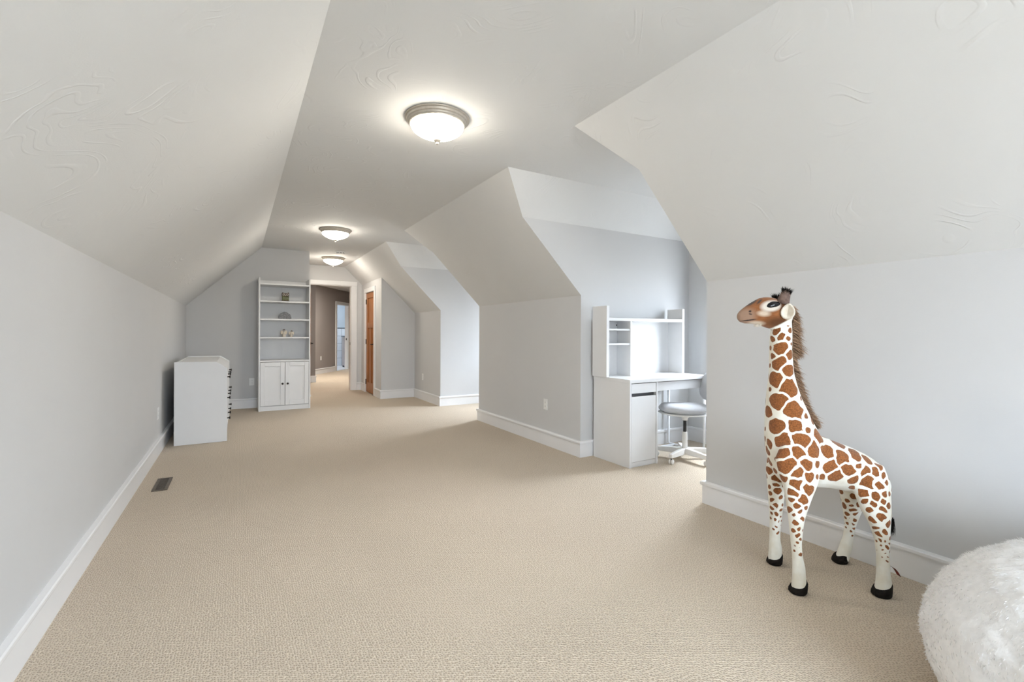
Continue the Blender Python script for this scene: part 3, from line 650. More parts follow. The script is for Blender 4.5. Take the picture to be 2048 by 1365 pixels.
def angel(x, h, label):
    o = empty('angel_figurine', (x, 8.19, 1.1302)); tag(o, label, 'figurine', 'angel figurines on the bookcase')
    k = h / 0.13
    lathe_obj('dress', [(0, 0), (0.03 * k, 0), (0.028 * k, 0.01 * k), (0.016 * k, 0.055 * k), (0.012 * k, 0.085 * k), (0, 0.09 * k)], M_BEIGE, o, 20)
    hd_ = lathe_obj('head', [(0.016 * k * math.sin(a), (0.105 - 0.016 * math.cos(a)) * k) for a in np.linspace(0, PI, 9)], M_BEIGE, o, 16)
    lathe_obj('hair', [(0.018 * k * math.sin(a), (0.108 - 0.018 * math.cos(a)) * k) for a in np.linspace(1.2, PI, 8)], M_OWLB, hd_, 16, Matrix.Translation((0, 0.002, 0)))
    for s in (-1, 1):
        prism('wing', [(s * 0.008 * k, 0.05 * k), (s * 0.03 * k, 0.035 * k), (s * 0.048 * k, 0.06 * k), (s * 0.046 * k, 0.095 * k), (s * 0.028 * k, 0.105 * k), (s * 0.008 * k, 0.08 * k)], 0.012 * k, 0.018 * k, 'y', M_WING, o, 0.002)
M_WING = add_noise(mat('cream_wing', (0.7, 0.62, 0.5), 0.5), (0.6, 0.5, 0.38), (0.8, 0.74, 0.62), 50, 2)
angel(0.626, 0.128, 'taller cream angel figurine with dark hair on the lower bookcase shelf')
angel(0.735, 0.105, 'shorter cream angel figurine with dark hair on the lower bookcase shelf')

# ------------------------------------------------------------------ desk with hutch
KX, KY0, KY1, KW, KZ = 3.008, 3.048, 3.538, 1.06, 0.790
dk = empty('desk', (KX, KY0, 0)); tag(dk, 'white desk with a cupboard and a shelved hutch in the near dormer', 'desk')
D = KY1 - KY0
top = box('desktop', -0.003, KW, -0.004, D, KZ - 0.032, KZ, M_WHITE, dk, 0.0015)
box('side_panel', 0, 0.022, 0, D, 0, KZ - 0.032, M_WHITE, dk, 0.0015)
cx1 = 0.355
box('side_panel', cx1 - 0.02, cx1, 0, D, 0, KZ - 0.032, M_WHITE, dk, 0.0015)
box('back_panel', 0.022, cx1 - 0.02, D - 0.012, D, 0.04, KZ - 0.032, M_WHITE, dk, 0)
box('plinth', 0.022, cx1 - 0.02, 0.012, 0.028, 0, 0.045, M_WHITE, dk, 0.001)
box('drawer', 0.026, cx1 - 0.024, 0.002, 0.3, 0.665, KZ - 0.038, M_WHITE, dk, 0.0015)
box('door', 0.026, cx1 - 0.024, 0.002, 0.02, 0.05, 0.635, M_WHITE, dk, 0.0015)
box('finger_gap', 0.026, cx1 - 0.024, 0.03, 0.04, 0.636, 0.664, mat('grey_recess', (0.1, 0.1, 0.105), 0.7), dk, 0)
box('drawer', cx1 + 0.01, KW - 0.03, 0.012, 0.36, 0.668, KZ - 0.038, M_WHITE, dk, 0.0015)
box('apron', cx1, KW - 0.03, D - 0.06, D - 0.042, 0.60, KZ - 0.032, M_WHITE, dk, 0.001)
tube_obj('leg_frame', [(KW - 0.02, 0.02, KZ - 0.034), (KW - 0.02, 0.02, 0.03), (KW - 0.02, 0.04, 0.014), (KW - 0.02, D - 0.04, 0.014), (KW - 0.02, D - 0.02, 0.03), (KW - 0.02, D - 0.02, KZ - 0.034)], 0.013, M_TRIM, dk, 10)
tube_obj('stretcher', [(cx1 + 0.10, D - 0.10, KZ - 0.034), (cx1 + 0.10, D - 0.10, 0.05), (cx1 + 0.115, D - 0.10, 0.02), (cx1 + 0.16, D - 0.10, 0.014), (KW - 0.02, D - 0.10, 0.014)], 0.013, M_TRIM, dk, 10)
# hutch
hy0, hy1, hz1 = 0.282, D - 0.005, 1.465
hut = box('hutch_side', -0.022, 0.010, hy0, hy1, KZ, hz1, M_WHITE, dk, 0.0015)
box('hutch_side', KW - 0.032, KW - 0.002, hy0, hy1, KZ, hz1, M_WHITE, dk, 0.0015)
box('hutch_back', 0.010, KW - 0.032, hy1 - 0.012, hy1, KZ, 1.325, M_WHITE, dk, 0)
box('hutch_shelf', 0.010, KW - 0.032, hy0 + 0.004, hy1 - 0.012, 1.325, 1.354, M_WHITE, dk, 0.0015)
dvx = 0.285
box('hutch_divider', dvx, dvx + 0.022, hy0 + 0.003, hy1 - 0.012, KZ, 1.325, M_WHITE, dk, 0.0015)
for z in (1.232, 1.092): box('hutch_shelf', 0.010, dvx, hy0 + 0.01, hy1 - 0.012, z, z + 0.018, M_WHITE, dk, 0.0015)
for x in (0.155, dvx - 0.005): box('screw_hole', x - 0.007, x + 0.003, hy1 - 0.016, hy1 - 0.0115, 1.282, 1.294, M_DARK, dk, 0)

# ------------------------------------------------------------------ swivel chair
M_CHAIRW = add_noise(mat('white_painted_steel', (0.78, 0.77, 0.74), 0.4), (0.76, 0.75, 0.72), (0.8, 0.79, 0.77), 6, 1)
M_FABRIC = add_noise(mat('light_grey_fabric', (0.50, 0.51, 0.53), 0.9, sheen=0.2), (0.46, 0.47, 0.49), (0.55, 0.56, 0.58), 220, 2, 0.3, 0.002)
ch = empty('swivel_chair', (3.70, 3.02, 0), math.radians(154.5)); tag(ch, 'white swivel desk chair with grey padded seat tucked at the desk', 'chair')
# local +x = the way the chair faces
def cushion(bm, rx, ry, h, px=2.6, n=14, ring=36):
    rows = []
    for i in range(n + 1):
        t = -1 + 2 * i / n; zz = h * math.sin(t * PI / 2); s = max(0.0, math.cos(t * PI / 2)) ** 0.45
        if i in (0, n): rows.append([bm.verts.new((0, 0, zz))]); continue
        rr = []
        for k in range(ring):
            a = 2 * PI * k / ring; c, sn = math.cos(a), math.sin(a)
            e = (abs(c) ** px + abs(sn) ** px) ** (-1 / px)
            rr.append(bm.verts.new((rx * e * c * s, ry * e * sn * s, zz)))
        rows.append(rr)
    for a, b in zip(rows, rows[1:]):
        for k in range(ring):
            k2 = (k + 1) % ring
            if len(a) == 1: bm.faces.new((a[0], b[k], b[k2]))
            elif len(b) == 1: bm.faces.new((a[k], b[0], a[k2]))
            else: bm.faces.new((a[k], b[k], b[k2], a[k2]))
    bmesh.ops.recalc_face_normals(bm, faces=bm.faces)
bm = bmesh.new(); cushion(bm, 0.225, 0.205, 0.045)
for vv in bm.verts:
    vv.co.z += 0.485 + 0.02 * (vv.co.x / 0.22) ** 2 - (0.02 if vv.co.x > 0.15 else 0) * (vv.co.x - 0.15) / 0.07
    vv.co.x += 0.01
from_bm('seat', bm, M_FABRIC, ch, True)
bm = bmesh.new(); cushion(bm, 0.14, 0.185, 0.028)
for vv in bm.verts:
    x, y, z = vv.co; vv.co = Vector((-0.262 - z + 0.25 * y * y - 0.22 * (x - 0.02), y, 0.700 + x))
from_bm('backrest', bm, M_FABRIC, ch, True)
bm = bmesh.new(); cushion(bm, 0.145, 0.19, 0.012)
for vv in bm.verts:
    x, y, z = vv.co; vv.co = Vector((-0.292 - z + 0.25 * y * y - 0.22 * (x - 0.02), y, 0.698 + x))
from_bm('back_shell', bm, M_CHAIRW, ch, True)
bm = bmesh.new(); cushion(bm, 0.23, 0.21, 0.013)
for vv in bm.verts: vv.co.z += 0.446; vv.co.x += 0.01
from_bm('seat_pan', bm, M_CHAIRW, ch, True)
tube_obj('back_stem', [(0.10, 0, 0.430), (-0.10, 0, 0.428), (-0.19, 0, 0.436), (-0.245, 0, 0.47), (-0.272, 0, 0.53), (-0.285, 0, 0.62), (-0.30, 0, 0.70)], [0.024] * 7, M_CHAIRW, ch, 12, 0.6)
lathe_obj('swivel_plate', [(0, 0.375), (0.024, 0.375), (0.03, 0.40), (0.07, 0.428), (0, 0.432)], M_CHAIRW, ch, 24)
lathe_obj('gas_lift', [(0, 0.25), (0.0145, 0.25), (0.0145, 0.38), (0, 0.38)], M_DARK, ch, 20)
lathe_obj('column', [(0, 0.055), (0.026, 0.055), (0.024, 0.26), (0.020, 0.265), (0, 0.265)], M_CHAIRW, ch, 24)
for k in range(5):
    a = math.radians(33 + 72 * k) + 0.10
    c, s = math.cos(a), math.sin(a)
    bm = bmesh.new()
    sec = [(0.010, 0.026, 0.055, 0.112), (0.15, 0.023, 0.058, 0.106), (0.285, 0.018, 0.060, 0.096)]
    rings = []
    for rr, w_, zl, zh in sec:
        rings.append([bm.verts.new((rr * c - q * s, rr * s + q * c, zz)) for q, zz in ((-w_, zl), (w_, zl), (w_ * 0.8, zh), (-w_ * 0.8, zh))])
    for x, y in zip(rings, rings[1:]):
        for j in range(4): bm.faces.new((x[j], x[(j + 1) % 4], y[(j + 1) % 4], y[j]))
    bm.faces.new(rings[0]); bm.faces.new(rings[-1]); bmesh.ops.recalc_face_normals(bm, faces=bm.faces)
    bmesh.ops.bevel(bm, geom=list(bm.edges), offset=0.003, segments=1, affect='EDGES')
    lg = from_bm('base_leg', bm, M_CHAIRW, ch)
    for off in (-0.011, 0.011):
        lathe_obj('caster', [(0, -0.008), (0.018, -0.008), (0.024, -0.004), (0.024, 0.004), (0.018, 0.008), (0, 0.008)], M_CHAIRW, lg, 20,
                  Matrix.Translation((0.262 * c - off * s, 0.262 * s + off * c, 0.0242)) @ Matrix.Rotation(a, 4, 'Z') @ Matrix.Rotation(PI / 2, 4, 'X'))
    lathe_obj('caster_stem', [(0, 0.03), (0.007, 0.03), (0.007, 0.066), (0, 0.066)], M_DARK, lg, 10, Matrix.Translation((0.262 * c, 0.262 * s, 0)))

# ------------------------------------------------------------------ toy giraffe
# working frame: a = metres along Rv, d = metres along Fv, z = up (the giraffe stands square to that frame)
def PXW(u, v, d): return ((u - 1024.0) * d / FPX, CAM_H + (CYPX - v) * d / FPX)
DC = 2.305
def W(a, d, z): return Rv * a + Fv * d + Vector((0, 0, z))
def loft(rings, verts, faces, close=True):
    """append a closed tube from rings of points (each ring same length)"""
    base = len(verts); n = len(rings[0])
    for r in rings: verts.extend(r)
    for i in range(len(rings) - 1):
        for k in range(n):
            k2 = (k + 1) % n
            faces.append((base + i * n + k, base + i * n + k2, base + (i + 1) * n + k2, base + (i + 1) * n + k))
    faces.append(tuple(base + k for k in range(n))[::-1]); faces.append(tuple(base + (len(rings) - 1) * n + k for k in range(n)))
def hring(v, ul, ur, d, k, seg=24):
    """horizontal ring seen between image columns ul and ur at row v"""
    t = ((ul + ur) / 2 - 1024) / FPX
    h = (ur - ul) / 2 * d / FPX; ra = h / math.sqrt(1 + t * t * k * k); rd = ra * k
    a0, z = PXW((ul + ur) / 2, v, d)
    return [W(a0 + ra * math.cos(2 * PI * i / seg), d + rd * math.sin(2 * PI * i / seg), z) for i in range(seg)]
def vring(u, vt, vb, rd, d=DC, seg=24, du=0.0):
    """upright ring across the body between rows vt and vb at column u"""
    a0, zt = PXW(u, vt, d); _, zb = PXW(u, vb, d); rz = (zt - zb) / 2; zc = (zt + zb) / 2
    return [W(a0 + du * math.sin(2 * PI * i / seg), d + rd * math.cos(2 * PI * i / seg), zc + rz * math.sin(2 * PI * i / seg)) for i in range(seg)]
def giraffe_body():
    V, Fc = [], []
    # neck and chest
    N = [(628, 1552, 1580, 1.0), (645, 1545, 1584, 1.0), (666, 1539, 1585, 1.0), (700, 1538, 1584.5, 1.05), (745, 1537, 1589, 1.05), (770, 1534.5, 1596, 1.05), (793, 1531.5, 1604, 1.0), (825, 1529, 1620, 0.98),
         (850, 1528, 1633, 0.95), (870, 1527, 1645, 0.95), (900, 1529, 1655, 0.95), (930, 1537, 1650, 0.95), (950, 1548, 1640, 0.9), (965, 1565, 1620, 0.9)]
    loft([hring(v, a, b, DC, k) for v, a, b, k in N], V, Fc)
    # trunk
    T = [(1566, 880, 950, 0.07), (1585, 866, 965, 0.105), (1610, 862, 970, 0.122), (1640, 868, 971, 0.125), (1667, 879, 974, 0.125), (1695, 889, 980, 0.125), (1720, 900, 990, 0.122), (1740, 912, 1000, 0.112), (1756, 930, 1003, 0.09), (1766, 950, 998, 0.055)]
    loft([vring(u, a, b, r) for u, a, b, r in T], V, Fc)
    # legs
    NF = [(872, 1585, 1625, 2.225, .7), (890, 1562, 1638, 2.215, .55), (917, 1550, 1643, 2.205, .55), (945, 1556, 1641, 2.195, .6), (963, 1564, 1638, 2.19, .68), (980, 1568, 1631, 2.185, .75), (997, 1571, 1624, 2.18, .85), (1033, 1577, 1612, 2.175, 1),
          (1060, 1580, 1608, 2.172, 1), (1085, 1582.5, 1606, 2.17, 1), (1107, 1585, 1607.5, 2.169, 1), (1132, 1586, 1613.5, 2.169, 1.05), (1160, 1585.5, 1615.5, 2.169, 1.05), (1176, 1583, 1617, 2.165, 1.0)]
    FF = [(885, 1550, 1600, 2.37, .7), (905, 1536, 1590, 2.39, .8), (938, 1532, 1580, 2.41, .9), (965, 1535, 1575, 2.42, 1), (990, 1537, 1571, 2.425, 1), (1030, 1540, 1566, 2.435, 1), (1060, 1540.5, 1563, 2.44, 1), (1078, 1540, 1563, 2.442, 1), (1092, 1539, 1566.5, 2.443, 1), (1112, 1538, 1566, 2.443, 1), (1122, 1537, 1567, 2.44, 1)]
    FH = [(935, 1690, 1740, 2.38, .8), (960, 1680, 1745, 2.41, .7), (985, 1679, 1739, 2.43, .75), (1015, 1686, 1727, 2.445, .9), (1046, 1690, 1715, 2.452, 1), (1071, 1687, 1709.5, 2.457, 1), (1089, 1680, 1708.5, 2.46, 1), (1105, 1674.5, 1703, 2.46, 1), (1118, 1670, 1700, 2.46, 1)]
    NH = [(925, 1728, 1768, 2.235, .8), (950, 1716, 1778, 2.22, .62), (984, 1708, 1784, 2.205, .6), (1015, 1720, 1785, 2.19, .65), (1032, 1730, 1785, 2.18, .8), (1046, 1738, 1784, 2.17, .9), (1077, 1749, 1783, 2.157, 1), (1107, 1753.5, 1782, 2.15, 1), (1138, 1753.5, 1783.5, 2.147, 1), (1163, 1752, 1787, 2.147, 1), (1180, 1749, 1788, 2.145, 1)]
    for Lg in (NF, FF, FH, NH): loft([hring(*r) for r in Lg], V, Fc)
    # head
    H = [(1473.6, 628, 635, .006), (1476, 623.5, 640, .015), (1481, 618, 644, .022), (1490, 611, 646, .027), (1500, 603.8, 646.5, .030), (1510, 598, 647.5, .034), (1519, 593.6, 649.5, .040), (1529, 592, 653, .047), (1540, 592.3, 656.5, .052), (1551, 595, 657, .053), (1562, 599.5, 654, .051), (1573, 606, 648, .044), (1581, 613, 641, .03)]
    loft([vring(u, a, b, r) for u, a, b, r in H], V, Fc)
    me = bpy.data.meshes.new('giraffe_raw'); me.from_pydata([tuple(v) for v in V], [], Fc); me.update()
    bm = bmesh.new(); bm.from_mesh(me); bmesh.ops.recalc_face_normals(bm, faces=bm.faces); bm.to_mesh(me); bm.free()
    o = bpy.data.objects.new('giraffe_raw', me); COL.objects.link(o)
    r = o.modifiers.new('r', 'REMESH'); r.mode = 'VOXEL'; r.voxel_size = 0.0065
    s = o.modifiers.new('s', 'SMOOTH'); s.factor = 0.5; s.iterations = 8
    sb = o.modifiers.new('d', 'SUBSURF'); sb.levels = 1; sb.render_levels = 1
    dg = bpy.context.evaluated_depsgraph_get()
    m2 = bpy.data.meshes.new_from_object(o.evaluated_get(dg)); m2.name = 'coat'
    bpy.data.objects.remove(o, do_unlink=True)
    return m2
body_me = giraffe_body()
# patch centres of the coat: x, y, z, radius
SEEDS = [(2.281,1.2864,1.2558,0.0115),(2.2993,1.2745,1.2475,0.0089),(2.2685,1.3079,1.2193,0.0161),(2.3128,1.268,1.2175,0.0115),(2.2666,1.3314,1.1817,0.013),(2.2723,1.2876,1.1886,0.0179),(2.2995,1.268,1.1773,0.0108),(2.2663,1.2954,1.1361,0.0307),(2.2739,1.3467,1.1358,0.0098),(2.3082,1.2664,1.1505,0.0089),(2.2642,1.3296,1.0975,0.0142),(2.3057,1.2649,1.0995,0.0204),(2.2631,1.2977,1.0657,0.0288),(2.2705,1.3443,1.0479,0.0098),(2.2899,1.2639,1.0236,0.0267),(2.2582,1.3119,0.986,0.0334),(2.262,1.3434,0.9311,0.0091),(2.2798,1.2561,0.9424,0.0392),(2.2494,1.2922,0.883,0.0356),(2.3385,1.2353,0.9,0.0089),(2.2536,1.3432,0.8179,0.0247),(2.2828,1.2309,0.8384,0.0388),(2.3265,1.2075,0.8163,0.0138),(2.2422,1.3035,0.7609,0.0351),(2.2731,1.2229,0.7643,0.0311),(2.3234,1.1896,0.7509,0.0124),(2.3898,1.2069,0.7888,0.0223),(2.2726,1.3709,0.7266,0.0099),(2.2435,1.2601,0.6921,0.0352),(2.2795,1.2017,0.707,0.0375),(2.3183,1.16,0.6644,0.0344),(2.2105,1.2557,0.6459,0.0348),(2.2467,1.191,0.6521,0.0285),(2.3803,1.1707,0.7128,0.0329),(2.5178,1.1546,0.6725,0.0314),(2.4019,1.1452,0.6537,0.0305),(2.4508,1.1041,0.6205,0.0325),(2.3924,1.1259,0.5836,0.0302),(2.5398,1.0917,0.6337,0.0308),(2.1963,1.2225,0.5943,0.0371),(2.2573,1.1657,0.6068,0.0248),(2.3106,1.1458,0.5972,0.0142),(2.2184,1.1858,0.5578,0.0248),(2.2655,1.1529,0.5523,0.0198),(2.1952,1.2287,0.5357,0.0179),(2.3103,1.1421,0.5414,0.0107),(2.2169,1.1848,0.5088,0.0283),(2.2545,1.1537,0.4939,0.0225),(2.2073,1.2035,0.4695,0.0213),(2.207,1.2067,0.4366,0.0128),(2.2319,1.1652,0.4415,0.0211),(2.2152,1.1834,0.4106,0.0141),(2.2127,1.2166,0.3825,0.0143),(2.2521,1.1588,0.4082,0.0106),(2.2266,1.1724,0.386,0.0099),(2.2151,1.1901,0.3624,0.0099),(2.2141,1.2067,0.3463,0.0071),(2.2326,1.172,0.3497,0.0099),(2.2178,1.188,0.3308,0.0142),(2.2269,1.179,0.3038,0.0099),(2.2164,1.2043,0.2897,0.0085),(2.2431,1.1739,0.2988,0.0071),(2.2239,1.1841,0.2722,0.0099),(2.2417,1.1764,0.2542,0.0064),(2.2233,1.1871,0.24,0.0071),(2.221,1.196,0.2207,0.0057),(2.2285,1.1829,0.2136,0.0085),(2.2358,1.1786,0.2101,0.0057),(2.2342,1.1789,0.1841,0.0078),(2.2223,1.1988,0.198,0.0057),(2.272,1.3675,0.6749,0.0123),(2.2683,1.3548,0.6243,0.0191),(2.3535,1.4039,0.5596,0.0111),(2.3531,1.3993,0.5053,0.0198),(2.3649,1.3702,0.4601,0.022),(2.3729,1.4059,0.4133,0.0111),(2.3689,1.3764,0.4342,0.0142),(2.3774,1.4051,0.377,0.0111),(2.3799,1.3683,0.3977,0.0157),(2.3813,1.3936,0.34,0.0127),(2.4011,1.359,0.3631,0.0094),(2.3908,1.3766,0.32,0.0142),(2.3879,1.3948,0.2987,0.0111),(2.4053,1.3652,0.321,0.0111),(2.3921,1.4053,0.2706,0.008),(2.3963,1.3836,0.2731,0.0111),(2.4107,1.3681,0.2953,0.0095),(2.3975,1.3921,0.2381,0.008),(2.4096,1.3791,0.2283,0.0079),(2.3998,1.4013,0.1865,0.0056),(2.4095,1.3868,0.1699,0.0064),(2.4028,1.3895,0.2022,0.0056),(2.4152,1.1167,0.543,0.0288),(2.375,1.1505,0.5293,0.0145),(2.4626,1.0834,0.5663,0.0302),(2.4837,1.0766,0.5253,0.0252),(2.5199,1.0576,0.5826,0.0159),(2.5304,1.0463,0.5623,0.023),(2.5891,1.0581,0.6057,0.0205),(2.5806,1.0265,0.5601,0.0181),(2.6183,1.0231,0.5809,0.016),(2.6456,1.0183,0.5783,0.0132),(2.5449,1.0366,0.5087,0.0302),(2.5756,1.0061,0.5016,0.0179),(2.6184,0.9925,0.5094,0.0129),(2.615,1.0034,0.543,0.013),(2.6874,1.0145,0.5218,0.0162),(2.521,1.0483,0.4626,0.0216),(2.5459,1.0093,0.4535,0.0178),(2.5866,0.9892,0.4654,0.0128),(2.5177,1.0467,0.4241,0.0115),(2.5319,1.0156,0.4135,0.0142),(2.574,0.9872,0.4326,0.0128),(2.7146,1.1729,0.3771,0.0157),(2.7461,1.1621,0.3316,0.0197),(2.5105,1.0913,0.4771,0.0146),(2.5283,1.0171,0.3838,0.0156),(2.5643,0.9863,0.4006,0.0156),(2.5482,0.9889,0.3661,0.0212),(2.5327,1.0096,0.3372,0.017),(2.5682,0.9699,0.3405,0.0141),(2.5354,1.0016,0.3147,0.0142),(2.5549,0.9705,0.3022,0.0112),(2.5398,0.9883,0.289,0.0141),(2.5404,0.9914,0.2609,0.0099),(2.5433,1.0045,0.2517,0.0071),(2.546,0.9758,0.2586,0.007),(2.5744,0.9632,0.2712,0.0084),(2.541,0.9916,0.2395,0.0071),(2.549,0.971,0.2373,0.0112),(2.5655,0.9627,0.2523,0.007),(2.5413,0.9856,0.2192,0.0085),(2.5428,0.9981,0.2117,0.0064),(2.5463,0.9728,0.2071,0.007),(2.5645,0.9622,0.2141,0.007),(2.543,0.9773,0.1884,0.0056),(2.5592,0.963,0.194,0.0063),(2.5547,0.9642,0.1771,0.0056),(2.6021,0.9759,0.4098,0.0128),(2.615,0.9809,0.4559,0.01),(2.7133,1.2324,0.3794,0.0145),(2.7314,1.2187,0.3082,0.016),(2.7412,1.1806,0.3012,0.0159),(2.7414,1.2088,0.2655,0.0112),(2.7536,1.1754,0.2823,0.0111),(2.7474,1.2184,0.2409,0.0097),(2.7472,1.1971,0.2483,0.008),(2.761,1.182,0.2428,0.0096),(2.7506,1.2126,0.2182,0.0096),(2.7583,1.1912,0.2202,0.008),(2.7553,1.2039,0.1802,0.0072),(2.7612,1.1993,0.1566,0.0064),(2.7533,1.2173,0.1919,0.0064),(2.7657,1.1908,0.1988,0.0072),(2.2533,1.3367,0.6604,0.0212),(2.7316,1.1835,0.3194,0.0127)]
giraffe_base = W((1670 - 1024) * DC / FPX, DC, 0)
gir = empty('toy_giraffe', giraffe_base); tag(gir, 'tall standing plush giraffe with brown patches beside the knee wall', 'plush toy')
def gpart(o, parent=None):
    o.parent = parent or gir
    if parent is None: o.matrix_parent_inverse = Matrix.Translation(-giraffe_base)
    return o
def coat_attributes(me):
    n = len(me.vertices)
    co = np.empty(n * 3, np.float32); me.vertices.foreach_get('co', co); co = co.reshape(-1, 3)
    no = np.empty(n * 3, np.float32); me.vertices.foreach_get('normal', no); no = no.reshape(-1, 3)
    rv = np.array(Rv); fv = np.array(Fv)
    a = co @ rv; d = co @ fv; z = co[:, 2]
    U = 1024 + FPX * a / DC; Vv = CYPX - FPX * (z - CAM_H) / DC
    # irregular edges: warp positions with smooth sine noise
    w = co.copy()
    for f, am in ((38.0, 0.0050), (83.0, 0.0026), (170.0, 0.0010)):
        w[:, 0] += am * np.sin(f * co[:, 1] + 1.3 * f * co[:, 2] + f)
        w[:, 1] += am * np.sin(f * 0.9 * co[:, 2] + f * co[:, 0] * 1.1 + 2 * f)
        w[:, 2] += am * np.sin(f * 1.1 * co[:, 0] - f * co[:, 1] + 3 * f)
    seeds = [s for s in SEEDS]
    S = np.array(seeds, np.float32)
    rng = np.random.RandomState(3)
    order = rng.permutation(n)[:9000]
    for i in order:
        zz = z[i]
        if zz > 1.24 or zz < 0.2: continue
        if no[i, 2] < -0.55: continue
        if zz > 0.72: r = 0.022 + 0.010 * rng.rand()
        else: r = 0.0045 + (zz - 0.2) / 0.52 * 0.016
        if zz > 1.12: r *= 0.62
        dd = np.sqrt(((S[:, :3] - co[i]) ** 2).sum(1))
        seen = d[i] < DC - 0.02
        if (dd > S[:, 3] + r + (0.020 if seen else 0.012)).all():
            S = np.vstack([S, np.array([[*co[i], r]], np.float32)])
    m1 = np.full(n, 9.0, np.float32); m2 = m1.copy(); rr = np.zeros(n, np.float32)
    for s in S:
        dist = np.sqrt(((w - s[:3]) ** 2).sum(1)) - s[3]
        better = dist < m1
        m2 = np.where(better, m1, np.minimum(m2, dist)); rr = np.where(better, s[3], rr); m1 = np.where(better, dist, m1)
    gap = 0.010 + 0.002 * np.sin(40 * z)
    spot = np.minimum(0.14 * rr + 0.0015 - m1, (m2 - m1 - gap) * 0.6)
    spot = np.where(z > 1.245, -0.02, spot)
    # face colouring
    line = 657 - (U - 1538) * 0.62
    face = np.clip((line - Vv) / 3.0, 0, 1) * np.clip((1574 - U) / 4.0, 0, 1) * (z > 1.19)
    spot = np.where(face > 0.02, -0.02, spot)
    def bl(u0, v0, ru, rv_, soft=0.5, tilt=0.0):
        x = (U - u0); y = (Vv - v0); x2 = x * math.cos(tilt) + y * math.sin(tilt); y2 = -x * math.sin(tilt) + y * math.cos(tilt)
        q = np.sqrt((x2 / ru) ** 2 + (y2 / rv_) ** 2)
        return np.clip((1 + soft * 0.5 - q) / soft, 0, 1)[:, None]
    C = np.tile(np.array([[0.235, 0.090, 0.030]], np.float32), (n, 1))
    def mixc(col, f): nonlocal C; C = C * (1 - f) + np.array(col, np.float32) * f
    hi = 0.5 + 0.5 * np.sin(150 * co[:, 0] + 40 * np.sin(60 * z)) * np.sin(170 * z + 90 * co[:, 1])
    C *= (0.85 + 0.3 * hi)[:, None]
    mixc((0.105, 0.040, 0.014), bl(1546, 643, 21, 9, 1.0))
    mixc((0.28, 0.175, 0.118), bl(1484, 634, 22, 17, 0.7, -0.5))
    mixc((0.58, 0.47, 0.36), bl(1519, 626, 10, 5, 1.0, 0.1))
    mixc((0.55, 0.46, 0.36), bl(1508, 646, 14, 5, 0.8))
    mixc((0.66, 0.60, 0.52), bl(1533, 611, 18.5, 10.5, 0.45, -0.2))
    mixc((0.06, 0.04, 0.035), bl(1503, 602.5, 13, 2.6, 0.8, -0.62))
    mixc((0.07, 0.045, 0.035), bl(1514, 602, 7, 1.6, 0.8, -0.72))
    mixc((0.03, 0.02, 0.018), bl(1494.5, 621.5, 2.6, 1.8, 0.6, -0.3))
    mixc((0.05, 0.03, 0.025), bl(1495, 627, 3.0, 1.3, 0.6, 0.2))
    mixc((0.015, 0.01, 0.01), bl(1493, 639.0, 12.5, 1.25, 0.6, -0.12))
    C = np.clip(C, 0, 1)
    me.attributes.new('spot', 'FLOAT', 'POINT').data.foreach_set('value', spot.astype(np.float32))
    me.attributes.new('face', 'FLOAT', 'POINT').data.foreach_set('value', face.astype(np.float32))
    rgba = np.ones((n, 4), np.float32); rgba[:, :3] = C
    me.attributes.new('face_colour', 'FLOAT_COLOR', 'POINT').data.foreach_set('color', rgba.ravel())
